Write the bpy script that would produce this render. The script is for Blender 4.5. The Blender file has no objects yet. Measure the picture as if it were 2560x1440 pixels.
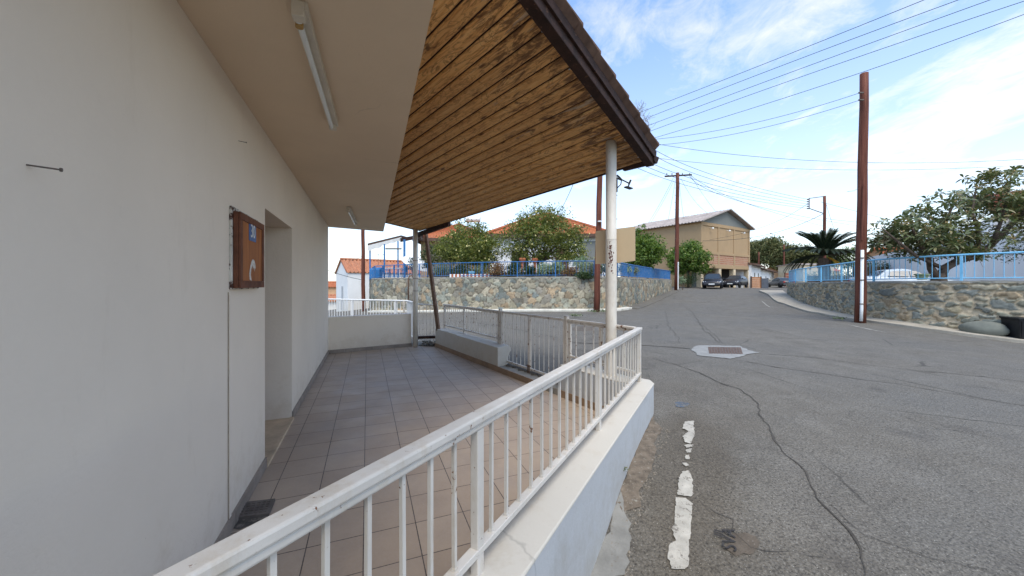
import bpy, bmesh, math, random
import numpy as np
from mathutils import Vector, Matrix, noise as mnoise
from mathutils.geometry import delaunay_2d_cdt
random.seed(11); rng = np.random.default_rng(11)
scn = bpy.context.scene
COL = scn.collection
R = math.radians
FX, CX, HY, EYE = 920.0, 1280.0, 710.0, 1.5

# ---------------------------------------------------------------- helpers
def P(px, py, d):
    """photo direction (px,py) at real distance d along the view axis -> world point"""
    return Vector(((px-CX)/FX*d, d, EYE+(HY-py)/FX*d))

def tag(o, label=None, cat=None, group=None, kind=None):
    if label: o['label'] = label
    if cat: o['category'] = cat
    if group: o['group'] = group
    if kind: o['kind'] = kind
    return o

def empty(name, loc, label, cat, group=None, rz=0):
    o = bpy.data.objects.new(name, None); COL.objects.link(o)
    o.location = loc; o.rotation_euler = (0, 0, rz); o.empty_display_size = .2
    return tag(o, label, cat, group)

class MB:
    def __init__(s): s.v = []; s.f = []; s.mi = []
    def add(s, vs, fs, m=0):
        n = len(s.v); s.v.extend([tuple(v) for v in vs])
        for f in fs: s.f.append(tuple(i+n for i in f)); s.mi.append(m)
    def hexa(s, b, t, m=0):       # bottom quad (ccw from above), top quad
        s.add(list(b)+list(t), [(3,2,1,0),(4,5,6,7),(0,1,5,4),(1,2,6,5),(2,3,7,6),(3,0,4,7)], m)
    def box(s, c, size, rz=0, m=0):
        x, y, z = (k/2 for k in size); ca, sa = math.cos(rz), math.sin(rz)
        q = [(-x,-y),(x,-y),(x,y),(-x,y)]
        q = [(c[0]+a*ca-b*sa, c[1]+a*sa+b*ca) for a, b in q]
        s.hexa([(a,b,c[2]-z) for a,b in q], [(a,b,c[2]+z) for a,b in q], m)
    def bar(s, p0, p1, w, h, m=0, up=(0,0,1)):   # rectangular bar: w sideways, h along up
        p0, p1 = Vector(p0), Vector(p1); d = (p1-p0).normalized(); up = Vector(up)
        if abs(d.dot(up)) > .99: up = Vector((0,1,0))
        sd = d.cross(up).normalized(); u = sd.cross(d).normalized()
        c = [(-1,-1),(1,-1),(1,1),(-1,1)]
        a = [p0+sd*w/2*i+u*h/2*j for i,j in c]; b = [p1+sd*w/2*i+u*h/2*j for i,j in c]
        s.add(a+b, [(0,1,2,3),(7,6,5,4),(0,4,5,1),(1,5,6,2),(2,6,7,3),(3,7,4,0)], m)
    def tube(s, pts, r, n=8, m=0, caps=True):
        pts = [Vector(p) for p in pts]; k = len(pts)
        rs = r if hasattr(r, '__len__') else [r]*k
        base = len(s.v); ref = None
        for i, p in enumerate(pts):
            d = (pts[min(i+1,k-1)]-pts[max(i-1,0)])
            d = d.normalized() if d.length > 1e-9 else Vector((0,0,1))
            if ref is None: ref = Vector((1,0,0)) if abs(d.x) < .9 else Vector((0,1,0))
            a = (ref-d*ref.dot(d)).normalized(); b = d.cross(a); ref = a
            for j in range(n):
                t = 2*math.pi*j/n
                s.v.append(tuple(p+(a*math.cos(t)+b*math.sin(t))*rs[i]))
        for i in range(k-1):
            for j in range(n):
                q = base+i*n; j2 = (j+1) % n
                s.f.append((q+j, q+j2, q+n+j2, q+n+j)); s.mi.append(m)
        if caps:
            s.f.append(tuple(base+j for j in range(n))[::-1]); s.mi.append(m)
            s.f.append(tuple(base+(k-1)*n+j for j in range(n))); s.mi.append(m)
    def prism(s, pts, z0, z1, m=0):  # pts 2D ccw ; z may be lists
        n = len(pts)
        a = z0 if hasattr(z0,'__len__') else [z0]*n; b = z1 if hasattr(z1,'__len__') else [z1]*n
        vs = [(p[0],p[1],a[i]) for i,p in enumerate(pts)]+[(p[0],p[1],b[i]) for i,p in enumerate(pts)]
        fs = [tuple(range(n))[::-1], tuple(range(n,2*n))]+[(i,(i+1)%n,n+(i+1)%n,n+i) for i in range(n)]
        s.add(vs, fs, m)
    def build(s, name, mats, parent=None, smooth=False, bevel=0, uv=None):
        me = bpy.data.meshes.new(name); me.from_pydata(s.v, [], s.f)
        if not isinstance(mats, (list, tuple)): mats = [mats]
        for m in mats: me.materials.append(m)
        me.polygons.foreach_set('material_index', s.mi)
        if smooth: me.polygons.foreach_set('use_smooth', [True]*len(s.f))
        me.validate(); me.update()
        o = bpy.data.objects.new(name, me); COL.objects.link(o)
        bm = bmesh.new(); bm.from_mesh(me); bmesh.ops.recalc_face_normals(bm, faces=bm.faces); bm.to_mesh(me); bm.free()
        if parent:
            o.parent = parent
            M = Matrix.LocRotScale(parent.location, parent.rotation_euler, None)
            o.matrix_parent_inverse = M.inverted()
        if bevel:
            b = o.modifiers.new('Bevel', 'BEVEL'); b.width = bevel; b.segments = 2; b.limit_method = 'ANGLE'
        return o

def dup(root, loc, rz=None, label=None):
    """copy of a thing built at its own local origin"""
    r = root.copy(); COL.objects.link(r); r.location = loc
    if rz is not None: r.rotation_euler = (0,0,rz)
    if label: r['label'] = label
    for ch in root.children:
        c = ch.copy(); COL.objects.link(c); c.parent = r
        for g in ch.children:
            e = g.copy(); COL.objects.link(e); e.parent = c
    return r

# ---------------------------------------------------------------- materials
class NT:
    def __init__(s, name):
        s.m = bpy.data.materials.new(name); s.m.use_nodes = True; s.t = s.m.node_tree
        s.n = s.t.nodes; s.l = s.t.links; s.b = s.n['Principled BSDF']; s.out = s.n['Material Output']
        s.tc = s.n.new('ShaderNodeTexCoord'); s.co = s.tc.outputs['Object']
    def map(s, scale=(1,1,1), rot=(0,0,0), src=None, loc=(0,0,0)):
        m = s.n.new('ShaderNodeMapping'); m.inputs['Scale'].default_value = scale
        m.inputs['Rotation'].default_value = rot; m.inputs['Location'].default_value = loc
        s.l.new(src or s.co, m.inputs['Vector']); return m.outputs[0]
    def noise(s, scale, detail=4, rough=.6, src=None, dist=0, col=False):
        n = s.n.new('ShaderNodeTexNoise'); n.inputs['Scale'].default_value = scale
        n.inputs['Detail'].default_value = detail; n.inputs['Roughness'].default_value = rough
        n.inputs['Distortion'].default_value = dist
        s.l.new(src or s.co, n.inputs['Vector']); return n.outputs['Color' if col else 'Fac']
    def voro(s, scale, feature='F1', src=None, out='Distance', rnd=1, dims='3D'):
        n = s.n.new('ShaderNodeTexVoronoi'); n.voronoi_dimensions = dims; n.feature = feature
        n.inputs['Scale'].default_value = scale; n.inputs['Randomness'].default_value = rnd
        s.l.new(src or s.co, n.inputs['Vector']); return n.outputs[out]
    def ramp(s, src, stops, interp='LINEAR'):
        r = s.n.new('ShaderNodeValToRGB'); r.color_ramp.interpolation = interp; e = r.color_ramp.elements
        while len(e) > 1: e.remove(e[-1])
        for i, (p, c) in enumerate(stops):
            if not hasattr(c, '__len__'): c = (c,c,c)
            if i: el = e.new(p)
            else: el = e[0]; el.position = p
            el.color = (*c, 1)
        s.l.new(src, r.inputs['Fac']); return r.outputs['Color']
    def mix(s, fac, a, b, mode='MIX'):
        m = s.n.new('ShaderNodeMix'); m.data_type = 'RGBA'; m.blend_type = mode; m.clamp_result = False
        for i, k in ((0, fac), (6, a), (7, b)):
            if isinstance(k, bpy.types.NodeSocket): s.l.new(k, m.inputs[i])
            elif i == 0: m.inputs[0].default_value = k
            else: m.inputs[i].default_value = (*k, 1) if hasattr(k,'__len__') else (k,k,k,1)
        return m.outputs[2]
    def math(s, op, a, b=0):
        m = s.n.new('ShaderNodeMath'); m.operation = op
        for i, k in ((0, a), (1, b)):
            if isinstance(k, bpy.types.NodeSocket): s.l.new(k, m.inputs[i])
            else: m.inputs[i].default_value = k
        return m.outputs[0]
    def sep(s, src, i):
        m = s.n.new('ShaderNodeSeparateXYZ'); s.l.new(src, m.inputs[0]); return m.outputs[i]
    def island(s):
        g = s.n.new('ShaderNodeNewGeometry'); return g.outputs['Random Per Island']
    def uv(s):
        u = s.n.new('ShaderNodeUVMap'); return u.outputs[0]
    def bump(s, h, strength=.3, dist=.01):
        b = s.n.new('ShaderNodeBump'); b.inputs['Strength'].default_value = strength
        b.inputs['Distance'].default_value = dist; s.l.new(h, b.inputs['Height'])
        s.l.new(b.outputs[0], s.b.inputs['Normal']); return b
    def fin(s, col, rough=.8, spec=.3, metal=0):
        for k, v in (('Base Color', col), ('Roughness', rough), ('Specular IOR Level', spec), ('Metallic', metal)):
            if isinstance(v, bpy.types.NodeSocket): s.l.new(v, s.b.inputs[k])
            else: s.b.inputs[k].default_value = (*v, 1) if hasattr(v,'__len__') else v
        return s.m

def simple(name, c, rough=.7, var=.25, scale=3, bump=.15, bscale=40, spec=.3, metal=0, c2=None, thr=.6):
    t = NT(name)
    dk = tuple(k*(1-var) for k in c); lt = tuple(min(1,k*(1+var*.5)) for k in c)
    col = t.ramp(t.noise(scale, 6, .65), [(.3, dk), (.7, lt)])
    if c2:
        msk = t.ramp(t.noise(scale*2.3, 8, .7, src=t.map(loc=(7,3,1))), [(thr-.02, 0), (thr+.04, 1)])
        col = t.mix(msk, col, c2)
    if bump: t.bump(t.noise(bscale, 5), bump, .01)
    return t.fin(col, rough, spec, metal)

def plaster(name, c, stain=(.35,.31,.25), amt=.35, rust=0):
    t = NT(name)
    a = t.noise(1.1, 5, .6); b = t.noise(9, 6, .7)
    col = t.ramp(a, [(.3, tuple(k*.92 for k in c)), (.7, c)])
    streak = t.noise(2.2, 6, .7, src=t.map((2,2,.6)))
    m = t.ramp(streak, [(.58, 0), (.82, amt*.7)])
    col = t.mix(m, col, tuple(x*y*1.6 for x, y in zip(c, stain)))
    sp = t.ramp(t.voro(26, src=t.map((1,1,.6))), [(0.035, 1), (.06, 0)])
    gate = t.ramp(t.noise(3, 3, src=t.map(loc=(4,4,4))), [(.56, 0), (.62, 1)])
    col = t.mix(t.math('MULTIPLY', t.math('MULTIPLY', sp, gate), .5), col, (.25,.2,.15))
    tw = t.noise(3.5, 4, .6, src=t.map((1,1,2.2)), dist=1.5)
    z = t.sep(t.co, 2); sc = t.ramp(t.math('ADD', t.noise(5, 6, .75), t.math('MULTIPLY', z, -.45)), [(.35,0),(.65,.45)])
    col = t.mix(sc, col, tuple(x*y*1.9 for x, y in zip(c, stain)))
    w = t.mix(.12, t.co, t.noise(2, 4, .7, col=True), 'LINEAR_LIGHT')
    hc = t.ramp(t.voro(.55, 'DISTANCE_TO_EDGE', src=w), [(.0015,1),(.004,0)])
    col = t.mix(t.math('MULTIPLY', hc, t.ramp(t.noise(.9,3,src=t.map(loc=(6,1,3))), [(.55,0),(.62,.5)])), col, tuple(k*.5 for k in c))
    t.bump(t.mix(.45, t.mix(.5, b, tw), t.noise(45, 4)), .3, .012)
    return t.fin(col, .85, .2)

def peeled(name, c, rustc=(.16,.07,.03), thr=.63, scale=30):
    """painted metal with rust chips"""
    t = NT(name)
    n = t.noise(scale, 7, .7)
    m = t.ramp(t.math('ADD', n, t.math('MULTIPLY', t.math('SUBTRACT', t.noise(2.6,3), .5), .28)), [(thr, 0), (thr+.03, 1)])
    base = t.ramp(t.noise(4, 4), [(.3, tuple(k*.82 for k in c)), (.7, c)])
    dirt = t.ramp(t.noise(13, 6, .7, src=t.map((1,1,.4))), [(.52, 0), (.72, .45)])
    base = t.mix(dirt, base, (.42,.32,.2))
    col = t.mix(m, base, rustc)
    t.bump(t.mix(.5, m, t.noise(60, 3)), .3, .004)
    return t.fin(col, .5, .4)

M = {}
M['wall'] = plaster('cream_plaster', (.78,.69,.575))
M['slab'] = plaster('soffit_plaster', (.74,.59,.43), amt=.12)
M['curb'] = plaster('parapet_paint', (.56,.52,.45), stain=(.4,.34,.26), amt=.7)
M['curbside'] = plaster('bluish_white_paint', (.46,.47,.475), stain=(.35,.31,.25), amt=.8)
M['white'] = plaster('white_wash', (.8,.79,.76))
M['rail'] = peeled('old_white_metal', (.64,.60,.54), thr=.66)
M['rail2'] = peeled('worn_white_metal', (.66,.6,.52), thr=.58, scale=22)
M['post'] = peeled('white_pipe_paint', (.72,.66,.565), thr=.70, scale=9)
M['brownrail'] = simple('brown_rusty_steel', (.15,.09,.06), .7, .4, 9)
M['blue'] = peeled('blue_metal', (.02,.15,.38), rustc=(.08,.12,.18), thr=.66)
M['ltblue'] = peeled('pale_blue_metal', (.2,.52,.76), rustc=(.15,.12,.1), thr=.7)
M['dkwood'] = simple('dark_brown_timber', (.04,.018,.012), .75, .6, 9, .5, 40, c2=(.12,.06,.035), thr=.62)
M['cement'] = simple('grey_cement', (.3,.28,.24), .9, .3, 4, .4, 60)
M['conc'] = simple('pale_concrete', (.38,.335,.265), .9, .25, 2.2, .4, 35, c2=(.33,.28,.21), thr=.6)
M['black'] = simple('black_plastic', (.012,.012,.014), .4, .3, 5, .05)
M['iron'] = simple('cast_iron', (.15,.125,.105), .8, .4, 12, .4, 80)
M['rubber'] = simple('rubber', (.012,.012,.012), .9, .2, 5, 0)
M['chrome'] = simple('bare_metal', (.5,.5,.5), .35, .2, 5, 0, metal=.9)
M['wire'] = simple('wire_green_black', (.03,.05,.045), .6, .2, 1, 0)
M['tan'] = simple('tan_board', (.62,.47,.29), .8, .06, 2, .02)
M['beige'] = plaster('beige_render', (.40,.275,.155), amt=.55)
M['cream'] = simple('cream_paint', (.62,.5,.33), .8, .2, 2)
M['orangewood'] = simple('orange_boards', (.42,.17,.05), .7, .3, 3)
M['peach'] = simple('peach_render', (.6,.36,.2), .85, .15, 2)
M['dirt'] = simple('dry_earth', (.2,.15,.1), .95, .5, 1.5, .5, 12, c2=(.1,.13,.05))
M['soil'] = simple('garden_soil', (.13,.09,.06), .95, .5, 3, .5, 14)
M['terracotta'] = simple('terracotta', (.45,.15,.07), .8, .3, 4)
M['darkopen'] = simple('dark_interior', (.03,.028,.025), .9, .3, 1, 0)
M['brown'] = simple('brown_door', (.12,.06,.035), .6, .3, 3)
M['trim'] = simple('brown_fascia', (.11,.065,.045), .7, .3, 3)
M['valance'] = simple('white_canvas', (.8,.77,.7), .9, .1, 3)
M['gable'] = plaster('grey_gable', (.2,.205,.185), amt=.8)
M['sheet'] = simple('old_roof_sheet', (.38,.32,.28), .6, .35, 1.2, .1)
M['yellow'] = simple('dry_frond', (.5,.27,.03), .8, .3, 5, 0)
M['fruit'] = simple('lemon', (.75,.65,.28), .5, .15, 5, 0)

def m_tiles():
    t = NT('porch_tiles')
    ang = math.atan2(.366, .930)   # u axis is turned
    v = t.map((1,1,1), (0,0,-ang), loc=(0.02,.05,0))
    br = t.n.new('ShaderNodeTexBrick'); t.l.new(v, br.inputs['Vector'])
    br.offset = 0; br.squash = 1
    br.inputs['Scale'].default_value = 1; br.inputs['Brick Width'].default_value = .303; br.inputs['Row Height'].default_value = .303
    br.inputs['Mortar Size'].default_value = .0032; br.inputs['Mortar Smooth'].default_value = .15
    br.inputs['Color1'].default_value = (.385,.29,.208,1); br.inputs['Color2'].default_value = (.435,.335,.245,1)
    br.inputs['Mortar'].default_value = (.035,.024,.018,1)
    c = t.mix(t.ramp(t.noise(2.2, 6, .7), [(.4,0),(.75,.5)]), br.outputs['Color'], (.24,.19,.155), 'MIX')
    c = t.mix(t.ramp(t.noise(60, 3), [(.4, 0),(.7,.25)]), c, (.42,.35,.3))
    sp = t.ramp(t.voro(9), [(.025,1),(.035,0)])
    gate = t.ramp(t.noise(1.3, 3, src=t.map(loc=(3,8,0))), [(.5,0),(.6,1)])
    c = t.mix(t.math('MULTIPLY', sp, gate), c, (.55,.52,.46))
    bp = t.mix(.25, t.math('SUBTRACT', 1, br.outputs['Fac']), t.noise(70, 3))
    t.bump(bp, .5, .004)
    return t.fin(c, t.ramp(t.noise(3, 5), [(.3,.42),(.7,.62)]), .4)
M['tiles'] = m_tiles()

def m_skirt(name, c):
    t = NT(name)
    c0 = t.ramp(t.noise(5, 6, .7), [(.3, tuple(k*.6 for k in c)), (.7, c)])
    t.bump(t.noise(30, 4), .2, .005)
    return t.fin(c0, .6, .4)
M['skirt'] = m_skirt('skirting_tile', (.34,.285,.235))
M['skirt2'] = m_skirt('brown_skirting_tile', (.33,.22,.135))
M['thresh'] = m_skirt('beige_threshold', (.7,.54,.36))

def m_asphalt():
    t = NT('old_asphalt')
    big = t.noise(.35, 6, .65); mid = t.noise(1.8, 6, .7); fine = t.noise(62, 4, .8)
    c = t.ramp(mid, [(.3,(.128,.111,.088)), (.5,(.154,.137,.111)), (.72,(.19,.171,.142))])
    c = t.mix(t.ramp(big, [(.4,0),(.68,.7)]), c, (.13,.123,.11))
    # aggregate
    c = t.mix(t.ramp(fine, [(.36,.85),(.5,0)]), c, (.04,.037,.032))
    c = t.mix(t.ramp(fine, [(.55,0),(.72,.6)]), c, (.32,.3,.26))
    st = t.ramp(t.voro(70, out='Distance'), [(.12,1),(.2,0)])
    c = t.mix(t.math('MULTIPLY', st, t.ramp(t.noise(45,2,src=t.map(loc=(5,5,5))), [(.52,0),(.56,.8)])), c, (.5,.48,.42))
    # tyre-polished paths and oily stains
    oil = t.ramp(t.noise(1.1, 7, .72, src=t.map(loc=(11,2,0))), [(.58,0),(.72,.55)])
    c = t.mix(oil, c, (.06,.052,.045))
    # brown dirty band by the parapet foot
    lv = t.map((1,1,1), (0,0,0), loc=(-1.42,-2.95,0)); rv_ = t.n.new('ShaderNodeVectorRotate'); rv_.rotation_type = 'Z_AXIS'; rv_.inputs['Angle'].default_value = math.atan2(.495,.869)
    t.l.new(lv, rv_.inputs['Vector']); sv = t.map((2.3,.55,0), src=rv_.outputs[0])
    ln = t.n.new('ShaderNodeVectorMath'); ln.operation = 'LENGTH'; t.l.new(sv, ln.inputs[0])
    bd_ = t.ramp(t.math('ADD', ln.outputs['Value'], t.math('MULTIPLY', t.math('SUBTRACT', t.noise(3.2, 6, .7), .5), 1.1)), [(.5,.5),(1.3,0)])
    c = t.mix(bd_, c, t.mix(1, c, (.62,.54,.44), 'MULTIPLY'))
    # hair cracks
    w = t.mix(.06, t.co, t.noise(3, 5, .7, col=True), 'LINEAR_LIGHT')
    cr = t.ramp(t.voro(.42, 'DISTANCE_TO_EDGE', src=w), [(.002,1),(.008,0)])
    gate = t.ramp(t.noise(.5, 3, src=t.map(loc=(9,1,2))), [(.5,0),(.6,.75)])
    c = t.mix(t.math('MULTIPLY', cr, gate), c, (.04,.036,.03))
    t.bump(t.mix(.75, fine, t.voro(60)), .75, .012)
    return t.fin(c, .88, .25)
M['asphalt'] = m_asphalt()

def m_stone(name, sx, sy, mort, edge, cols, warp, jointw=.05, size2=None, rough=False):
    t = NT(name); uv = t.uv()
    v = t.map((sx, sy, 1), src=uv)
    nz = t.n.new('ShaderNodeTexNoise'); nz.inputs['Scale'].default_value = 1.3; nz.inputs['Detail'].default_value = 3; nz.noise_dimensions='2D'
    t.l.new(v, nz.inputs['Vector'])
    w = t.mix(warp, v, nz.outputs['Color'], 'LINEAR_LIGHT')
    d = t.voro(1, 'DISTANCE_TO_EDGE', src=w, dims='2D', rnd=.92)
    cc = t.voro(1, 'F1', src=w, out='Color', dims='2D', rnd=.92)
    f1 = t.voro(1, 'F1', src=w, out='Distance', dims='2D', rnd=.92)
    g = t.sep(cc, 0)
    c = t.ramp(g, [(i/len(cols), k) for i, k in enumerate(cols)], 'CONSTANT')
    tone = t.ramp(t.sep(cc, 1), [(0,.62),(1,1.25)])
    c = t.mix(1, c, tone, 'MULTIPLY')
    sp = t.ramp(t.noise(14, 6, .75), [(.3,.6),(.7,1.3)])
    c = t.mix(1, c, sp, 'MULTIPLY')
    dd = t.math('ADD', d, t.math('MULTIPLY', t.math('SUBTRACT', t.noise(11, 4, .7), .5), edge*.9))
    j = t.ramp(dd, [(edge, 1), (edge+.035, 0)])
    mc = t.mix(t.noise(9, 5), tuple(k*.7 for k in mort), mort)
    c = t.mix(j, c, mc)
    h = t.ramp(dd, [(edge*.6, 0), (edge+.1, .75), (edge+.38, 1)])
    t.bump(t.mix(.22, h, t.noise(22, 6, .7)), 1.0, .05)
    return t.fin(c, .9, .2)
M['stone_l'] = m_stone('rubble_stone_angular', 3.0, 3.7, (.13,.105,.07), .03,
    [(.38,.33,.23),(.29,.28,.215),(.36,.27,.18),(.22,.245,.215),(.4,.34,.24),(.27,.27,.21),(.24,.215,.165),(.43,.38,.29),(.33,.29,.2),(.35,.32,.24),(.30,.27,.19)], .34)
M['stone_r'] = m_stone('river_stone_round', 2.5, 4.6, (.50,.40,.27), .085,
    [(.25,.25,.2),(.2,.225,.205),(.31,.27,.19),(.23,.24,.2),(.28,.265,.21),(.18,.2,.195),(.3,.24,.17),(.24,.25,.22)], .32)

def m_stonecol():
    t = NT('rubble_masonry'); a = t.n.new('ShaderNodeVertexColor'); a.layer_name = 'stone'
    c = t.mix(1, a.outputs[0], t.ramp(t.noise(7, 6, .75), [(.3,.68),(.7,1.3)]), 'MULTIPLY')
    c = t.mix(t.ramp(t.noise(1.2, 5, .7), [(.5,0),(.75,.4)]), c, (.2,.17,.12))
    t.bump(t.noise(28, 5, .7), .5, .012); return t.fin(c, .9, .2)
M['stone_m'] = m_stonecol()
def m_wood():
    t = NT('peeling_soffit_boards')
    ang = math.atan2(math.cos(R(43)), -math.sin(R(43)))
    v = t.map((1,1,1), (0,0,-ang))
    isl = t.island()
    sh = t.n.new('ShaderNodeCombineXYZ'); t.l.new(t.math('MULTIPLY', isl, 37), sh.inputs[0]); t.l.new(t.math('MULTIPLY', isl, 91), sh.inputs[2])
    va = t.n.new('ShaderNodeVectorMath'); va.operation = 'ADD'; t.l.new(v, va.inputs[0]); t.l.new(sh.outputs[0], va.inputs[1]); v = va.outputs[0]
    grain = t.noise(1, 6, .7, src=t.map((1.5,34,34), src=v), dist=.6)
    rings = t.noise(1, 3, .5, src=t.map((2.4,9,9), src=v), dist=2.2)
    c = t.ramp(grain, [(.3,(.46,.21,.065)), (.5,(.74,.40,.14)), (.7,(.84,.54,.24))])
    c = t.mix(t.math('MULTIPLY', t.ramp(rings, [(.46,0),(.5,1),(.54,0)]), .6), c, (.15,.06,.025))
    c = t.mix(t.ramp(isl, [(0,0),(1,.45)]), c, (.42,.22,.085))
    kn = t.ramp(t.voro(1, src=t.map((1.7,6,6), src=v)), [(.05,1),(.12,0)])
    c = t.mix(t.math('MULTIPLY', kn, .85), c, (.07,.025,.012))
    stain = t.noise(1, 8, .75, src=t.map((2.4,11,11), src=v), dist=1.2)
    # wear grows towards the exposed open edge of the roof
    x = t.sep(t.co, 0); y = t.sep(t.co, 1)
    ed = t.math('ADD', t.math('MULTIPLY', x, .80), t.math('MULTIPLY', y, -.6))
    edm = t.ramp(t.math('ADD', t.math('MULTIPLY', ed, .35), 1.25), [(.05,0),(.45,.04),(.75,.15)])
    st = t.ramp(t.math('ADD', stain, edm), [(.57,0),(.66,.8)])
    c = t.mix(st, c, (.085,.036,.018))
    gr = t.ramp(t.math('ADD', t.noise(1, 6, .7, src=t.map((1.2,16,16), src=v, loc=(3,3,3))), t.math('MULTIPLY', edm, .6)), [(.66,0),(.7,.6)])
    c = t.mix(gr, c, (.4,.35,.28))
    t.bump(t.mix(.5, grain, stain), .35, .006)
    return t.fin(c, .62, .3)
M['wood'] = m_wood()

def m_cab():
    t = NT('varnished_panel')
    v = t.map((18,18,1.3))
    g = t.noise(1, 6, .6, src=v, dist=.5)
    c = t.ramp(g, [(.3,(.2,.065,.02)),(.55,(.38,.14,.045)),(.75,(.48,.2,.07))])
    t.bump(g, .15, .003)
    return t.fin(c, .6, .2)
M['cab'] = m_cab()
M['cabdark'] = simple('old_brown_frame', (.15,.055,.028), .7, .5, 9, .3, 50)
M['cabpeel'] = simple('peeling_white_frame', (.6,.57,.5), .8, .2, 9, .3, 50, c2=(.07,.03,.02), thr=.55)
M['tube'] = simple('glass_tube_off', (.72,.74,.72), .2, .04, 2, 0, spec=.5)
M['batten'] = simple('batten_paint', (.62,.56,.46), .6, .15, 5, .1)
M['plateblue'] = simple('blue_enamel', (.03,.1,.3), .4, .25, 14, 0, c2=(.3,.4,.55), thr=.7)
M['platewhite'] = simple('white_enamel', (.75,.75,.72), .4, .1, 8, 0)
M['paint'] = simple('road_paint', (.47,.435,.37), .85, .3, 9, .8, 90, c2=(.2,.18,.15), thr=.57)
M['whitekerb'] = simple('white_kerb_paint', (.66,.62,.53), .85, .25, 3, .4, 40, c2=(.3,.27,.22), thr=.6)
M['crack'] = simple('crack_fill', (.085,.075,.062), .95, .5, 5, .3, 50)
M['stencil'] = simple('faded_black_paint', (.05,.046,.045), .9, .3, 20, .4, 90, c2=(.1,.09,.08), thr=.62)
M['brownpatch'] = simple('brown_road_stain', (.13,.105,.08), .92, .45, 6, .6, 90, c2=(.28,.25,.21), thr=.62)
M['bluestain'] = simple('blue_paint_spill', (.09,.115,.15), .9, .5, 9, .5, 90, c2=(.16,.15,.13), thr=.5)
M['cemsurr'] = simple('manhole_cement', (.27,.262,.24), .9, .2, 6, .6, 50, c2=(.25,.24,.22), thr=.64)
M['pole'] = None
def m_pole():
    t = NT('creosote_pole')
    g = t.noise(1, 7, .7, src=t.map((16,16,.6)))
    c = t.ramp(g, [(.3,(.045,.014,.009)),(.55,(.145,.047,.028)),(.75,(.24,.1,.06))])
    t.bump(g, .4, .01); return t.fin(c, .75, .25)
M['pole'] = m_pole()
def m_rooft(name, c):
    t = NT(name)
    isl = t.noise(6, 3, .6); n = t.noise(1.5, 6, .7)
    col = t.ramp(isl, [(.3, tuple(k*.65 for k in c)), (.7, tuple(min(1,k*1.2) for k in c))])
    col = t.mix(t.ramp(n, [(.5,0),(.75,.6)]), col, (.2,.13,.09))
    t.bump(t.noise(30,3), .2, .01); return t.fin(col, .85, .2)
M['roof_o'] = m_rooft('orange_roof_tile', (.44,.14,.06))
M['roof_r'] = m_rooft('old_clay_tile', (.46,.2,.11))
M['roof_d'] = m_rooft('weathered_dark_tile', (.13,.08,.06))
def m_brick():
    t = NT('brick_infill'); br = t.n.new('ShaderNodeTexBrick')
    v = t.n.new('ShaderNodeCombineXYZ'); t.l.new(t.math('ADD', t.sep(t.co,0), t.sep(t.co,1)), v.inputs[0]); t.l.new(t.sep(t.co,2), v.inputs[1])
    t.l.new(v.outputs[0], br.inputs['Vector']); br.inputs['Scale'].default_value = 1
    br.inputs['Brick Width'].default_value = .5; br.inputs['Row Height'].default_value = .22; br.inputs['Mortar Size'].default_value = .025
    br.inputs['Color1'].default_value = (.4,.19,.11,1); br.inputs['Color2'].default_value = (.34,.15,.09,1); br.inputs['Mortar'].default_value = (.42,.32,.23,1)
    c = t.mix(t.ramp(t.noise(.8,5), [(.45,0),(.7,.55)]), br.outputs['Color'], (.42,.3,.2))
    return t.fin(c, .9, .1)
M['brick'] = m_brick()

def leafmat(name, cols, trans=.25, rough=.45):
    t = NT(name); isl = t.island()
    c = t.ramp(isl, [(i/max(1,len(cols)-1), k) for i, k in enumerate(cols)])
    c = t.mix(t.ramp(t.noise(1.6, 3), [(.35,.0),(.65,.45)]), c, cols[0])
    t.fin(c, rough, .4)
    tr = t.n.new('ShaderNodeBsdfTranslucent'); t.l.new(t.mix(1, c, (1.3,1.5,.7), 'MULTIPLY'), tr.inputs[0])
    ms = t.n.new('ShaderNodeMixShader'); ms.inputs[0].default_value = trans
    t.l.new(t.b.outputs[0], ms.inputs[1]); t.l.new(tr.outputs[0], ms.inputs[2]); t.l.new(ms.outputs[0], t.out.inputs[0])
    return t.m
M['citrus'] = leafmat('citrus_leaves', [(.05,.075,.016),(.11,.14,.026),(.2,.215,.04),(.38,.35,.09)])
M['green'] = leafmat('bright_leaves', [(.04,.09,.015),(.09,.16,.022),(.16,.23,.035),(.25,.3,.06)])
M['loquat'] = leafmat('loquat_leaves', [(.075,.1,.045),(.13,.16,.07),(.19,.21,.1),(.32,.27,.14)], .15, .4)
M['flower'] = leafmat('loquat_blossom', [(.3,.2,.09),(.42,.31,.15),(.48,.38,.18),(.25,.15,.07)], .1, .8)
M['pine'] = leafmat('pine_foliage', [(.055,.075,.025),(.1,.115,.04),(.17,.16,.06),(.23,.2,.09)], .15, .8)
M['palm'] = leafmat('palm_leaves', [(.012,.02,.011),(.018,.03,.016),(.03,.043,.02),(.05,.06,.03)], .1, .45)
M['hedge'] = leafmat('hedge_leaves', [(.015,.035,.01),(.03,.06,.018),(.05,.09,.02),(.08,.1,.04)])
M['succ'] = leafmat('red_succulent', [(.1,.045,.02),(.2,.09,.035),(.15,.11,.04),(.3,.16,.06)], .1, .6)
M['agave'] = leafmat('pale_agave', [(.12,.2,.1),(.22,.3,.17),(.35,.4,.25),(.45,.48,.33)], .15, .5)
M['grey'] = leafmat('grey_green_leaves', [(.09,.12,.06),(.14,.17,.09),(.2,.22,.12),(.3,.3,.2)], .15, .7)
M['drytwig'] = simple('dry_twigs', (.24,.19,.14), .9, .3, 9, 0)
M['bark'] = simple('tree_bark', (.11,.08,.06), .9, .45, 8, .6, 40)

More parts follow.
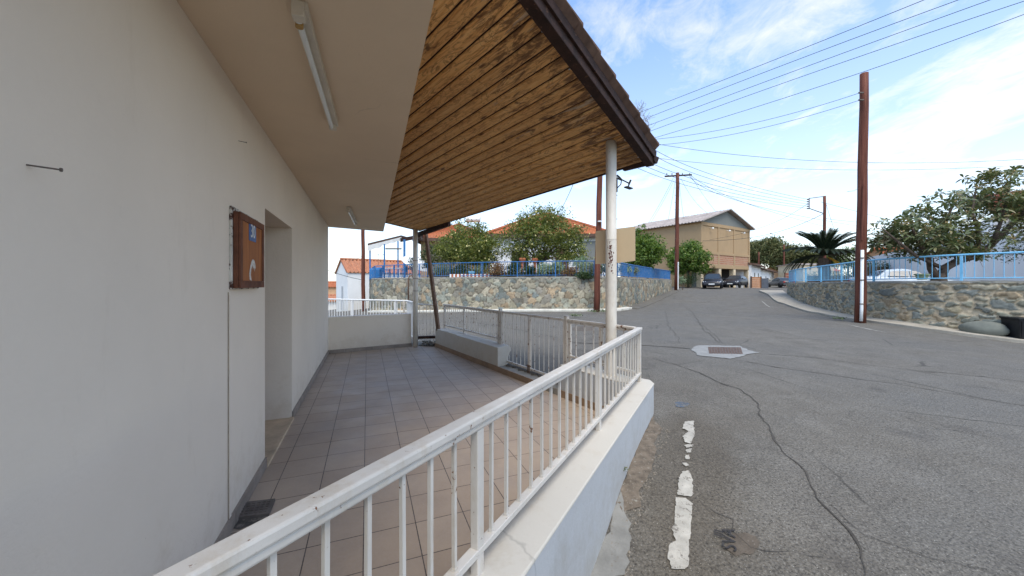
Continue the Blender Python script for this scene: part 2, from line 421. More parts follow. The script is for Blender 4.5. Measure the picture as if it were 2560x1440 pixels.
def paint(name, c, rough=.25):
    t = NT(name); t.fin(c, rough, .5)
    t.b.inputs['Coat Weight'].default_value = .1; t.b.inputs['Coat Roughness'].default_value = .15
    t.l.new(t.ramp(t.noise(5,4), [(.3,tuple(k*.9 for k in c)),(.7,tuple(k*1.15 for k in c))]), t.b.inputs['Base Color'])
    return t.m
M['carblack'] = paint('black_car_paint', (.01,.011,.016), .42)
M['cargrey'] = paint('dark_grey_car_paint', (.05,.05,.052))
M['carsilver'] = paint('silver_car_paint', (.42,.46,.48))
M['glass'] = simple('tinted_glass', (.03,.04,.05), .12, .1, 2, 0, spec=.6)
M['lamp'] = simple('headlamp_glass', (.7,.72,.74), .15, .1, 6, 0, spec=.8)
M['redlamp'] = simple('rear_lamp_red', (.3,.02,.015), .2, .1, 6, 0)

# ---------------------------------------------------------------- terrain height (thin plate spline through surveyed points)
CP = np.array([(0,0,-.2),(.9,2.08,-.12),(.57,2.29,-.11),(.79,2.68,0),(1.21,3.4,.07),(1.5,4,.09),(4.3,7.5,.12),(4.26,18.2,.14),
 (-.8,19.2,.07),(5.7,19.5,.12),(8.5,24.2,.25),(14.6,33,.91),(19.5,36,1.03),(25,41,1.1),(30,46,.95),(13.6,13.8,.08),(13.4,14.5,.08),(14.8,10.8,-.17),
 (13.8,12.3,0),(15,17.5,.1),(17.5,23,.35),(19.3,26,.62),(26,38,1.05),(-10,24.3,-.36),(-2,9.6,.0),(-5.5,12,-.25),(6,0,-.25),(12,0,-.45),(0,-8,-.4),
 (-14,14,-.9),(-10,17,-.55),(18,5,-.35),(-20,26,-1.6),(2.5,13,.12),(9,10,.05),(9,15,.1),(38,55,1.1),(30,-5,-.8),(-12,-8,-.8),(60,75,1.6),(-35,40,-3.5),(10,60,1.6),(40,20,.2)])
def _tps(c):
    n = len(c); d = np.hypot(c[:,None,0]-c[None,:,0], c[:,None,1]-c[None,:,1])
    K = np.where(d > 0, d*d*np.log(d+1e-12), 0); A = np.zeros((n+3, n+3)); A[:n,:n] = K+np.eye(n)*.02
    A[:n,n] = 1; A[:n,n+1:] = c[:,:2]; A[n:,:n] = A[:n,n:].T
    return np.linalg.solve(A, np.concatenate([c[:,2], np.zeros(3)]))
TW = _tps(CP)
def H(x, y):
    x = np.asarray(x, float); y = np.asarray(y, float)
    d = np.hypot(x[...,None]-CP[:,0], y[...,None]-CP[:,1])
    r = (np.where(d > 0, d*d*np.log(d+1e-12), 0)*TW[:len(CP)]).sum(-1)+TW[-3]+TW[-2]*x+TW[-1]*y
    return np.clip(r, -6, 2.2)
def h(x, y): return float(H(x, y))
def G(px, py):
    """where the line of sight through (px,py) meets the road"""
    r = (px-CX)/FX; k = (HY-py)/FX; lo = .3; f = lambda d: EYE+k*d-h(r*d, d)
    d = lo
    while d < 80 and f(d) > 0: lo = d; d *= 1.06
    hi = d
    for _ in range(30):
        m = (lo+hi)/2
        if f(m) > 0: lo = m
        else: hi = m
    return Vector((r*lo, lo, h(r*lo, lo)))

# porch frames
U = Vector((-.3662,.9305,0)); V = Vector((.9305,.3662,0)); W0 = Vector((-3.94,7.89,0))
def wp(s, v=0, z=0): return W0-U*s+V*v+Vector((0,0,z))
T = Vector((-.537,.8436,0)); N = Vector((.8436,.537,0)); F0 = Vector((.96,4.41,0))
def fp(t, p=0, z=0): return F0+T*t+N*p+Vector((0,0,z))
Dr = Vector((-.495,-.869,0)); Nr = Vector((.869,-.495,0)); R0 = Vector((1.42,4.09,0))
def rp(t, p=0, z=0): return R0+Dr*t+Nr*p+Vector((0,0,z))
SKYTINT=(.9,1.12,1.28); CLOUD=(5.65,5.15,4.5); SUNE=1.25; EXPO=1.25
# ---------------------------------------------------------------- ground and road
def inpoly(x, y, poly):
    c = False; n = len(poly)
    for i in range(n):
        x1,y1 = poly[i][:2]; x2,y2 = poly[(i+1)%n][:2]
        if (y1 > y) != (y2 > y) and x < (x2-x1)*(y-y1)/(y2-y1)+x1: c = not c
    return c
porch = [wp(0,-3), wp(0), W0+N*1.75, fp(5.5,.12), fp(-.28,.12), rp(0,.06), rp(5.2,.06), rp(5.2,.06)+Vector((-4,-3,0))]
def grid(xs, ys, hf):
    mb = MB(); X, Y = np.meshgrid(xs, ys); Z = hf(X, Y)
    mb.v = [tuple(p) for p in np.stack([X, Y, Z], -1).reshape(-1, 3)]
    nx = len(xs)
    for j in range(len(ys)-1):
        for i in range(nx-1):
            a = j*nx+i; mb.f.append((a, a+1, a+nx+1, a+nx)); mb.mi.append(0)
    return mb
def roadh(X, Y):
    Z = H(X, Y)
    for j in range(X.shape[0]):
        for i in range(X.shape[1]):
            if -9 < X[j,i] < 3 and -6 < Y[j,i] < 11 and inpoly(X[j,i], Y[j,i], porch): Z[j,i] = -.45
    return Z
xs = np.concatenate([np.arange(-24,-6,1.), np.arange(-6,4,.1), np.arange(4,20,.5), np.arange(20,61,2.)])
ys = np.concatenate([np.arange(-14,-1,1.), np.arange(-1,11,.1), np.arange(11,40,.5), np.arange(40,77,2.)])
road = grid(xs, ys, roadh).build('road', M['asphalt'], smooth=True); tag(road, kind='structure')
gx = np.array([-1600,-900,-500,-250,-120,-70,-50,-40,-30,-22,-15,-8,0,8,16,25,40,60,90,150,300,600,1000,1600.])
gy = np.array([-1600,-800,-400,-200,-100,-50,-25,-14,-8,0,8,16,24,32,40,50,60,75,100,150,250,450,800,1600.])
def gh(X, Y):
    Z = H(np.clip(X,-35,60), np.clip(Y,-10,75))-.14
    d = np.clip((np.hypot(X, Y-30)-80)/200, 0, 1); return Z*(1-d)+(-2.5)*d
tag(grid(gx, gy, gh).build('ground', M['dirt'], smooth=True), kind='structure')

def drape(name, outline, zoff, mat, parent=road, res=.12, jit=0, thick=False):
    pts = [Vector((p[0],p[1])) for p in outline]
    if jit:
        o2 = []
        for i, p in enumerate(pts):
            q = pts[(i+1) % len(pts)]; k = max(1, int((q-p).length/ (jit*2.2)))
            for j in range(k):
                m = p.lerp(q, j/k); a = random.uniform(0, 6.28)
                o2.append(m+Vector((math.cos(a),math.sin(a)))*random.uniform(0, jit))
        pts = o2
    n = len(pts); x0 = min(p.x for p in pts); x1 = max(p.x for p in pts); y0 = min(p.y for p in pts); y1 = max(p.y for p in pts)
    extra = [Vector((x, y)) for x in np.arange(x0+res/2, x1, res) for y in np.arange(y0+res/2, y1, res) if inpoly(x, y, pts)]
    vs, es, fs, *_ = delaunay_2d_cdt(pts+extra, [(i,(i+1)%n) for i in range(n)], [], 1, 1e-5)
    mb = MB(); mb.add([(v.x, v.y, h(v.x, v.y)+zoff) for v in vs], [tuple(f) for f in fs])
    return mb.build(name, mat, parent)
def ribbon(name, pts, w, mat, zoff=.008, wander=.02, parent=road, seg=.07):
    path = []
    for a, b in zip(pts, pts[1:]):
        L = (b-a).length; k = max(1, int(L/seg))
        for i in range(k): path.append(a.lerp(b, i/k))
    path.append(pts[-1]); L = 0; mb = MB(); out = []
    for i, p in enumerate(path):
        q = path[min(i+1,len(path)-1)]; o = path[max(i-1,0)]; d = (q-o); d.z = 0; d.normalize(); s = Vector((-d.y, d.x, 0))
        nz = mnoise.noise(Vector((p.x*2.2, p.y*2.2, 0)))*wander*2.2+mnoise.noise(Vector((p.x*9, p.y*9, 4)))*wander
        ww = w*(.35+1.3*abs(mnoise.noise(Vector((p.x*5, p.y*5, 9)))))*(1 if 2 < i < len(path)-3 else .3)
        c = p+s*nz; out += [c+s*ww/2, c-s*ww/2]
    vs = [(v.x, v.y, h(v.x, v.y)+zoff) for v in out]
    mb.add(vs, [(2*i, 2*i+1, 2*i+3, 2*i+2) for i in range(len(path)-1)])
    return mb.build(name, mat, parent)
def gp(l): return [G(*p) for p in l]
cracks = [
 [(1887,883),(1938,887),(2038,895),(2161,911),(2277,925),(2456,941),(2560,955),(2700,972)],
 [(1835,899),(1938,917),(2098,941),(2257,963),(2416,991),(2560,1013),(2700,1035)],
 [(1636,895),(1719,923),(1795,955),(1859,975),(1875,992),(1918,1061),(1978,1143),(2060,1250),(2120,1345),(2150,1440)],
 [(1695,843),(1763,839),(1938,845),(2098,853),(2337,859)],
 [(1707,764),(1731,780),(1755,819),(1799,859)],
 [(1663,776),(1671,815),(1695,843),(1700,860)],
 [(1694,1242),(1737,1255),(1789,1289),(1828,1302),(1832,1328),(1879,1366),(1980,1379),(2060,1400)],
 [(2217,1023),(2277,1047),(2350,1075),(2470,1090)],
 [(2010,1225),(2060,1235),(2120,1300),(2160,1345),(2230,1365),(2330,1400),(2480,1440)],
 [(1735,800),(1780,830),(1810,862)],
]
cw = [.03,.03,.022,.014,.022,.02,.009,.012,.009,.015]
for c, w in zip(cracks, cw): ribbon('crack', gp(c), w, M['crack'], .006, .03)
ribbon('tar_seam', gp([(1560,862),(1610,864),(1680,868),(1745,874)]), .09, M['crack'], .007, .01)
ribbon('tar_seam', gp([(1390,852),(1450,858),(1512,860)]), .11, M['crack'], .007, .01)
ribbon('tar_seam', gp([(1110,800),(1200,808),(1300,826),(1400,846)]), .07, M['crack'], .007, .02)
ribbon('crack', gp([(1180,812),(1300,818),(1420,835),(1540,838)]), .03, M['crack'], .006, .05)

# painted edge line, worn into flakes
def flakes(l, jit=.007):
    for p in l: drape('painted_line', gp(p), .010, M['paint'], res=.05, jit=jit)
flakes([[(1712,1056),(1734,1054),(1736,1090),(1727,1112),(1712,1108),(1707,1092),(1722,1080),(1706,1073)],
        [(1709,1115),(1733,1113),(1730,1119),(1716,1122)], [(1716,1125),(1729,1124),(1727,1134),(1716,1135)],
        [(1713,1140),(1722,1139),(1724,1151),(1714,1151)], [(1705,1160),(1716,1159),(1723,1166),(1714,1169)],
        [(1708,1180),(1722,1178),(1731,1197),(1732,1245),(1694,1240),(1697,1197)],
        [(1690,1246),(1712,1248),(1731,1262),(1727,1330),(1723,1360),(1722,1420),(1712,1427),(1678,1426),(1670,1395),(1672,1366),(1690,1352),(1684,1340),(1678,1322),(1686,1310)]])
# far edge lines
ribbon('painted_line', gp([(1602,760),(1640,744),(1668,734),(1693,728.5),(1702,727.5)]), .13, M['paint'], .01, .0)
ribbon('painted_line', gp([(2120,812),(2170,823),(2215,832)]), .08, M['paint'], .01, .01)
ribbon('painted_line', gp([(1905,753),(1915,762),(1925,768)]), .07, M['paint'], .01, .01)
# rectangular manhole set in cement
drape('cement_surround', gp([(1735,868),(1750,864),(1850,866),(1870,876),(1898,882),(1872,886),(1850,893),(1825,898),(1790,894),(1745,890),(1742,884),(1728,876)]), .010, M['cemsurr'], res=.1, jit=.03)
mh = gp([(1770,869),(1852,870),(1857,886),(1773,885)])
mc = sum(mh, Vector())/4
mhe = empty('manhole_cover', mc+Vector((0,0,.02)), 'rusty rectangular manhole cover set in a pale cement patch in the road', 'manhole cover')
mb = MB(); mb.add([p+Vector((0,0,.016)) for p in mh]+[p+Vector((0,0,-.02)) for p in mh], [(0,3,2,1),(4,5,6,7),(0,1,5,4),(1,2,6,5),(2,3,7,6),(3,0,4,7)])
mb.build('lid', simple('rusty_lid', (.13,.085,.065), .8, .4, 14, .5, 60), mhe)
mb = MB()
for i in range(1, 12):
    a = mh[0].lerp(mh[1], i/12); b = mh[3].lerp(mh[2], i/12); mb.bar(a+Vector((0,0,.019)), b+Vector((0,0,.019)), .012, .008)
mb.build('rib_pattern', M['iron'], mhe)
# round reddish patch, blue spill, cement and dirt along the parapet, stencilled letters
el = lambda cx, cy, a, b, n=22, rot=0: [(cx+a*math.cos(2*math.pi*i/n), cy+b*math.sin(2*math.pi*i/n)) for i in range(n)]
drape('stain', gp(el(1855,1362,42,28)), .005, M['brownpatch'], res=.05, jit=.02)
drape('stain', gp(el(1704,1012,18,7)), .005, M['bluestain'], res=.05, jit=.02)
drape('stain', gp(el(1458,822,30,6)), .005, M['brownpatch'], res=.2, jit=.03)
drape('dirt_strip', gp([(1632,1040),(1648,1072),(1640,1100),(1632,1150),(1625,1190),(1600,1230),(1600,1270),(1566,1282),(1545,1262),(1555,1210),(1580,1140),(1606,1090)]), .006,
      simple('gritty_brown_dirt', (.17,.135,.1), .95, .5, 14, .7, 60, c2=(.26,.235,.19), thr=.6), res=.05, jit=.035)
drape('cement_apron', gp([(1552,1225),(1560,1280),(1575,1310),(1578,1360),(1560,1440),(1400,1500),(1440,1430),(1509,1358)]), .006,
      simple('cracked_cement', (.24,.23,.205), .9, .3, 5, .5, 60, c2=(.18,.16,.13), thr=.62), res=.05, jit=.02)
def text_mesh(s, size, extrude=0.001):
    cu = bpy.data.curves.new('txt', 'FONT'); cu.body = s; cu.size = size; cu.extrude = extrude; cu.align_x = 'CENTER'; cu.align_y = 'CENTER'
    o = bpy.data.objects.new('txt', cu); COL.objects.link(o); bpy.context.view_layer.update()
    me = bpy.data.meshes.new_from_object(o.evaluated_get(bpy.context.evaluated_depsgraph_get()))
    bpy.data.objects.remove(o); bpy.data.curves.remove(cu); return me
def put_text(name, s, size, mat, origin, right, up, parent, extrude=.001, sx=1):
    me = text_mesh(s, size, extrude); me.materials.clear(); me.materials.append(mat)
    r = Vector(right).normalized(); u = Vector(up).normalized(); n = r.cross(u)
    Mx = Matrix((( r.x*sx,u.x,n.x,origin[0]),(r.y*sx,u.y,n.y,origin[1]),(r.z*sx,u.z,n.z,origin[2]),(0,0,0,1)))
    me.transform(Mx); o = bpy.data.objects.new(name, me); COL.objects.link(o)
    o.parent = parent; o.matrix_parent_inverse = Matrix.LocRotScale(parent.location, parent.rotation_euler, None).inverted(); return o
a = G(1826,1385); b = G(1822,1325); r_ = (b-a).normalized(); sdv = (G(1850,1353)-G(1800,1353)).normalized(); nrm_ = sdv.cross(r_).normalized()
c0 = G(1824,1353); put_text('stencil_letters', 'SVA', .108, M['stencil'], c0+Vector((0,0,.016)), r_, nrm_.cross(r_), road, .001, .95)
c0 = G(1798,1340); put_text('stencil_letters', 'III', .075, M['stencil'], c0+Vector((0,0,.016)), r_, nrm_.cross(r_), road, .001)
# pebbles along the dirt strip, one litter sheet
mb = MB()
for i in range(340):
    if i < 240:
        t = random.random(); px = 1560+90*random.random()+(-40+60*t)*0; py = 1060+ t*250; px = 1645-(py-1060)*.36+random.uniform(-18,38)
    else: px = random.uniform(1420,1560)+20; py = random.uniform(1300,1440); px = max(px, 1530)
    g = G(px, py); s = random.uniform(.003,.011)*(1 if random.random() < .95 else 1.6)
    vs = [g+Vector((random.uniform(-s,s), random.uniform(-s,s), random.uniform(0,s*1.2))) for _ in range(3)]+[g+Vector((0,0,-.004))]
    q = [Vector((s,0,0)),Vector((0,s,0)),Vector((-s,0,0)),Vector((0,-s,0))]
    mb.add([g+k*random.uniform(.7,1.2) for k in q]+[g+Vector((0,0,s*.9)), g-Vector((0,0,s))], [(0,1,4),(1,2,4),(2,3,4),(3,0,4),(1,0,5),(2,1,5),(3,2,5),(0,3,5)])
tag(mb.build('grit', simple('loose_grit', (.25,.215,.17), .9, .5, 40, 0)), 'loose pale grit and pebbles along the foot of the parapet', 'grit', kind='stuff')

# left kerb and right pavement
def strip(name, outer, inner, zt, mat, drop=.3):
    """raised strip between two polylines (equal count)"""
    mb = MB(); n = len(outer)
    vs = []
    for o, i in zip(outer, inner):
        vs += [(o[0],o[1],h(o[0],o[1])+zt), (i[0],i[1],h(o[0],o[1])+zt+.02), (i[0],i[1],h(o[0],o[1])-drop), (o[0],o[1],h(o[0],o[1])-drop)]
    fs = []
    for k in range(n-1):
        for j in range(4): fs.append((4*k+j, 4*k+(j+1)%4, 4*k+4+(j+1)%4, 4*k+4+j))
    fs += [(0,1,2,3), tuple(4*(n-1)+j for j in (3,2,1,0))]
    mb.add(vs, fs); return mb.build(name, mat, bevel=.012)
def resample(pts, step):
    out = []
    for a, b in zip(pts, pts[1:]):
        a = Vector(a); b = Vector(b); k = max(1, int(round((b-a).length/step)))
        out += [a.lerp(b, i/k) for i in range(k)]
    return out+[Vector(pts[-1])]
def chaikin(pts, n=2):
    pts = [Vector(p) for p in pts]
    for _ in range(n):
        o = [pts[0]]
        for a, b in zip(pts, pts[1:]): o += [a.lerp(b,.25), a.lerp(b,.75)]
        pts = o+[pts[-1]]
    return pts
def offset(pts, d):
    out = []
    for i, p in enumerate(pts):
        t = (pts[min(i+1,len(pts)-1)]-pts[max(i-1,0)]).normalized(); out.append(p+Vector((-t.y, t.x))*d)
    return out
WL = chaikin([(-11.2,33),(-10,24.5),(-5.84,21.5),(-.84,19.4),(4.3,18.4),(5.6,19.4),(8.35,24),(14.3,33)], 1)
WR = chaikin([(19.9,26.6),(17.8,23),(15.3,17.5),(13.95,14.5),(14.0,12.3),(15.05,10.7),(17,8.6),(21,5)], 2)
kl = resample([p for p in WL if p.x > -10.2 and p.x < 7], .5)
k = strip('kerb', [(p[0],p[1]) for p in offset(kl, -.42)], [(p[0],p[1]) for p in offset(kl, -.0)], .09, M['whitekerb']); tag(k, kind='structure')
kr = resample([p for p in WL if p.x >= 6.2], .6)
k = strip('pavement', [(p[0],p[1]) for p in offset(kr, -.75)], [(p[0],p[1]) for p in offset(kr, .0)], .035, M['asphalt']); tag(k, kind='structure')
base_r = resample(WR, .6)
wd = []
for p in base_r:
    d = p.y; wd.append(1.15 if d > 22 else 1.0 if d > 17 else .8 if d > 12 else .75)
offr = [Vector(p)+(q-Vector(p)) for p, q in zip(base_r, base_r)]
outer = []
for i, p in enumerate(base_r):
    t = (base_r[min(i+1,len(base_r)-1)]-base_r[max(i-1,0)]).normalized(); outer.append(p+Vector((t.y, -t.x))*wd[i])
k = strip('pavement', outer, base_r, .09, M['conc']); tag(k, kind='structure')
mb = MB()   # sloping end of the right pavement
k0 = outer[0]; mb.prism([(k0.x,k0.y),(base_r[0].x,base_r[0].y),(base_r[0].x+1.5,base_r[0].y+2.5),(k0.x+1.2,k0.y+2.8)], .3, [h(k0.x,k0.y)+.09,h(k0.x,k0.y)+.12,1.0,1.0])
tag(mb.build('pavement', M['conc']), kind='structure')

# ---------------------------------------------------------------- stone walls, terraces
def vor_stones(Lt, H0, sx, sz, rvar, rr, seed):
    """seeds of a multiplicatively weighted voronoi pattern on the unrolled wall"""
    g = np.random.default_rng(seed); nx = int(Lt/sx)+4; nz = int(H0/sz)+4
    X, Z = np.meshgrid(np.arange(nx)-2, np.arange(nz)-2); X = X+.5*(Z % 2)
    S = np.stack([(X+g.uniform(-.36,.36,X.shape))*sx, (Z+g.uniform(-.3,.3,X.shape))*sz], -1).reshape(-1,2)
    W = g.uniform(1-rvar, 1+rvar, len(S)); big = g.random(len(S)) < rr; W[big] *= 1.55
    return S, W, g
def stone_wall(name, label, path, ztop, thick, mat, cols, mort, sx, sz, rvar, rr, joint, depth, seed, rnd=0, step=.045, edge=.16):
    path = resample(path, step); n = len(path); back = offset(path, thick)
    nrm = [(q-p).normalized() for p, q in zip(path, back)]
    Ls = np.concatenate([[0], np.cumsum([(b-a).length for a, b in zip(path, path[1:])])])
    zb = min(h(p.x,p.y) for p in path[::40])-.35; K = int((ztop-zb)/step); zs = np.linspace(zb, ztop, K+1)
    S, W, g = vor_stones(Ls[-1], ztop-zb, sx, sz, rvar, rr, seed)
    an = sx/sz; SC = g.integers(0, len(cols), len(S)); tone = g.uniform(.72,1.28,len(S)); bulge = g.uniform(.55,1.15,len(S)); tilt = g.normal(0,.35,(len(S),2))
    V_ = np.zeros((n, K+1, 3)); C_ = np.ones((n, K+1, 4)); cols = np.array(cols); mort = np.array(mort)
    for i in range(n):
        m = np.abs(S[:,0]-Ls[i]) < sx*3.2; s_, w_, id_ = S[m], W[m], np.nonzero(m)[0]
        wx = Ls[i]; zz = zs-zb
        jx = np.array([mnoise.noise(Vector((wx*4.5, z*4.5, seed))) for z in zz])*.10*sx/.35; jz = np.array([mnoise.noise(Vector((wx*4.5, z*4.5, seed+7))) for z in zz])*.10*sx/.35
        dx = (wx+jx)[:,None]-s_[None,:,0]; dz = ((zz+jz)[:,None]-s_[None,:,1])*an
        d = np.sqrt(dx*dx+dz*dz)/w_; o = np.argsort(d,1)[:,:2]; r = np.arange(K+1)
        d1 = d[r,o[:,0]]; d2 = d[r,o[:,1]]; e = (d2-d1)/sx
        if rnd: e = np.minimum(e, (rnd-d1/sx)*1.6)
        k = id_[o[:,0]]; u = np.clip((e-joint)/edge, 0, 1); st = u*u*(3-2*u)
        hgt = st*(depth*bulge[k])+st*depth*.5*(tilt[k,0]*dx[r,o[:,0]]+tilt[k,1]*dz[r,o[:,0]])/sx
        msk = np.clip((e-joint)/.035, 0, 1)[:,None]
        fine = np.array([mnoise.noise(Vector((wx*16, z*16, seed+3))) for z in zz])
        hgt = hgt+fine*.012
        col = cols[SC[k]]*(tone[k]*(1+.22*fine))[:,None]
        C_[i,:,:3] = mort*(1+.3*fine)[:,None]*(1-msk)+col*msk
        V_[i,:,0] = path[i].x-nrm[i].x*hgt; V_[i,:,1] = path[i].y-nrm[i].y*hgt; V_[i,:,2] = zs
    top = np.array([.03*mnoise.noise(Vector((l*1.1,0,seed)))+.02*mnoise.noise(Vector((l*4,0,seed))) for l in Ls]); V_[:,-1,2] += top
    bk = np.array([[(p.x,p.y,ztop+t),(p.x,p.y,zb)] for p, t in zip(back, top)])
    me = bpy.data.meshes.new('masonry'); m = K+1
    vs = np.concatenate([V_.reshape(-1,3), bk.reshape(-1,3)]); ii, kk = np.meshgrid(np.arange(n-1), np.arange(K), indexing='ij'); q = (ii*m+kk).ravel()
    fs = np.stack([q, q+m, q+m+1, q+1], 1).tolist(); o = n*m
    fs += [(i*m+K, (i+1)*m+K, o+2*i+2, o+2*i) for i in range(n-1)]+[(o+2*i, o+2*i+2, o+2*i+3, o+2*i+1) for i in range(n-1)]
    fs += [tuple([o, o+1]+list(range(0, m))), tuple([o+2*n-1, o+2*n-2]+[(n-1)*m+j for j in range(K,-1,-1)])]
    me.from_pydata(vs.tolist(), [], fs); me.materials.append(mat)
    at = me.color_attributes.new('stone', 'FLOAT_COLOR', 'POINT'); ca = np.tile([*mort,1.], (len(vs),1)); ca[:n*m] = C_.reshape(-1,4); at.data.foreach_set('color', ca.ravel())
    me.polygons.foreach_set('use_smooth', [True]*len(me.polygons)); me.update()
    r = empty(name, (path[n//2].x, path[n//2].y, h(path[n//2].x, path[n//2].y)), label, 'stone wall')
    ob = bpy.data.objects.new('masonry', me); COL.objects.link(ob); ob.parent = r; ob.matrix_parent_inverse = Matrix.Translation(-r.location)
    sel = list(range(0, n, 4)); mb = MB(); cp = offset(path, -.035); cb = offset(path, thick+.02); vs = []; fs = []
    for i in sel:
        w = top[i]+.012*mnoise.noise(Vector((Ls[i]*9,3,0))); j = .02*mnoise.noise(Vector((Ls[i]*3,9,0)))
        a0 = cp[i]-(back[i]-path[i]).normalized()*j; z0 = ztop+top[i]-.03
        vs += [(a0.x,a0.y,z0),(a0.x,a0.y,ztop+.05+w),(cb[i].x,cb[i].y,ztop+.055+w),(cb[i].x,cb[i].y,z0)]
    for i in range(len(sel)-1):
        for j in range(4): fs.append((4*i+j,4*i+(j+1)%4,4*i+4+(j+1)%4,4*i+4+j))
    fs += [(3,2,1,0), tuple(4*(len(sel)-1)+j for j in range(4))]
    mb.add(vs, fs); mb.build('coping', M['cement'], r)
    return r
stone_wall('stone_wall', 'long angular rubble stone retaining wall below the lemon trees across the road', WL, 1.83, .35, M['stone_m'], [(.33,.29,.21),(.26,.255,.2),(.35,.26,.165),(.21,.22,.185),(.37,.32,.23),(.25,.25,.2),(.21,.19,.15),(.40,.36,.27),(.30,.27,.19),(.30,.26,.19),(.185,.2,.18),(.28,.25,.2)], (.15,.12,.085), .33, .25, .34, .14, .03, .038, 3, edge=.07)
stone_wall('stone_wall', 'curved retaining wall of rounded river stones in pale mortar on the right of the road', WR, 1.55, .35, M['stone_m'], [(.26,.245,.18),(.2,.205,.17),(.31,.26,.17),(.23,.225,.175),(.27,.245,.18),(.185,.19,.165),(.31,.24,.155),(.24,.235,.19),(.26,.23,.165)], (.5,.4,.27), .36, .175, .45, .2, .10, .06, 5, rnd=.56, step=.03, edge=.10)
mb = MB(); pl = [(p.x,p.y) for p in offset(resample(WL,2), .2)]+[(13.5,42),(11,60),(-13,60)]
mb.prism(pl, -3, 1.80); tag(mb.build('terrace_ground', M['soil']), kind='structure')
mb = MB(); pl = [(p.x,p.y) for p in offset(resample(WR,2), .2)]+[(50,4),(50,33),(27,33)]
mb.prism(pl, -3, .95); tag(mb.build('terrace_ground', M['soil']), kind='structure')
# big boulder at foot of right wall
def boulder(name, c, sx, sy, sz, mat, parent=None, label=None, cat=None, rz=0, seed=0):
    bm = bmesh.new(); bmesh.ops.create_icosphere(bm, subdivisions=3, radius=1)
    for v in bm.verts:
        k = 1+.16*mnoise.noise(v.co*1.4+Vector((seed,0,0))); v.co = Vector((v.co.x*sx*k, v.co.y*sy*k, v.co.z*sz*k))
    me = bpy.data.meshes.new(name); bm.to_mesh(me); bm.free(); me.materials.append(mat)
    me.polygons.foreach_set('use_smooth', [True]*len(me.polygons))
    o = bpy.data.objects.new(name, me); COL.objects.link(o); o.location = c; o.rotation_euler = (0,0,rz)
    if label: tag(o, label, cat)
    return o
g = G(2452,848); boulder('boulder', (P(2462,0,11.2).x,11.2,g.z+.24), .50,.2,.24, simple('smooth_grey_stone', (.17,.175,.145), .85,.25,3,.2), None, 'large flat grey boulder at the foot of the right stone wall beside the black crate', 'boulder', rz=-.95)

# ---------------------------------------------------------------- fences and railings
def fence(name, label, path, z, hgt, mat, ps, bs, cat='fence', pw=.05, bw=.014, rw=.045, group=None, zf=None):
    """path of 2D points; z base height"""
    path = [Vector(p).to_2d() for p in path]
    seg = [(b-a).length for a, b in zip(path, path[1:])]; Lt = sum(seg)
    def at(l):
        for a, b, s in zip(path, path[1:], seg):
            if l <= s+1e-6: return a.lerp(b, l/s)
            l -= s
        return path[-1].copy()
    r = empty(name, (path[0].x, path[0].y, z), label, cat, group)
    k = max(2, int(Lt/.5)); tp = [at(Lt*i/k) for i in range(k+1)]
    mb = MB(); mb.tube([(p.x,p.y,z+hgt) for p in tp], rw/2, 8); mb.build('top_rail', mat, r, smooth=True)
    mb = MB(); mb.tube([(p.x,p.y,z+.09) for p in tp], rw*.36, 6); mb.build('bottom_rail', mat, r, smooth=True)
    npst = max(1, round(Lt/ps))
    for i in range(npst+1):
        p = at(Lt*i/npst); mb = MB(); q = at(min(Lt, Lt*i/npst+.1))-at(max(0, Lt*i/npst-.1))
        mb.box((p.x,p.y,z+(hgt-.02)/2-.02), (pw,pw,hgt+.0), math.atan2(q.y,q.x)); mb.build('post', mat, r)
    nb = int(Lt/bs)
    for i in range(1, nb):
        l = Lt*i/nb
        if min(abs(l-Lt*j/npst) for j in range(npst+1)) < bs*.4: continue
        p = at(l); mb = MB(); mb.tube([(p.x,p.y,z+.07),(p.x,p.y,z+hgt)], bw/2, 5, caps=False); mb.build('baluster', mat, r)
    return r
WLo = offset(WL, .12); WRo = offset(WR, .12)
def cut(path, f): return [p for p in path if f(p)]
fl = resample(WLo, .4)
kA = next(i for i,p in enumerate(fl) if p.x > -3.6); kB = next(i for i,p in enumerate(fl) if p.x > 5.55); k0_ = next(i for i,p in enumerate(fl) if p.y < 26)
A_ = fl[k0_:kA+1]; B_ = fl[kA:kB+1]; C_ = fl[kB:]
fence('blue_fence', 'left run of blue metal fence on the stone wall by the blue chairs', A_, 1.87, .8, M['blue'], 2.2, .14, bw=.024)
fence('blue_fence', 'middle run of blue metal fence on the stone wall below the lemon trees', B_, 1.87, .8, M['blue'], 2.2, .17, bw=.018)
fence('blue_fence', 'receding run of the blue fence on the stone wall, right of the white porch pipe', C_, 1.87, .8, M['blue'], 2.2, .13, bw=.03, rw=.06)
fr = [p for p in resample(WRo, .3) if p.y > 9.6]
fence('light_blue_fence', 'pale blue metal fence along the top of the right stone wall', fr, 1.6, .84, M['ltblue'], 2.6, .185, pw=.06, bw=.02, rw=.06)

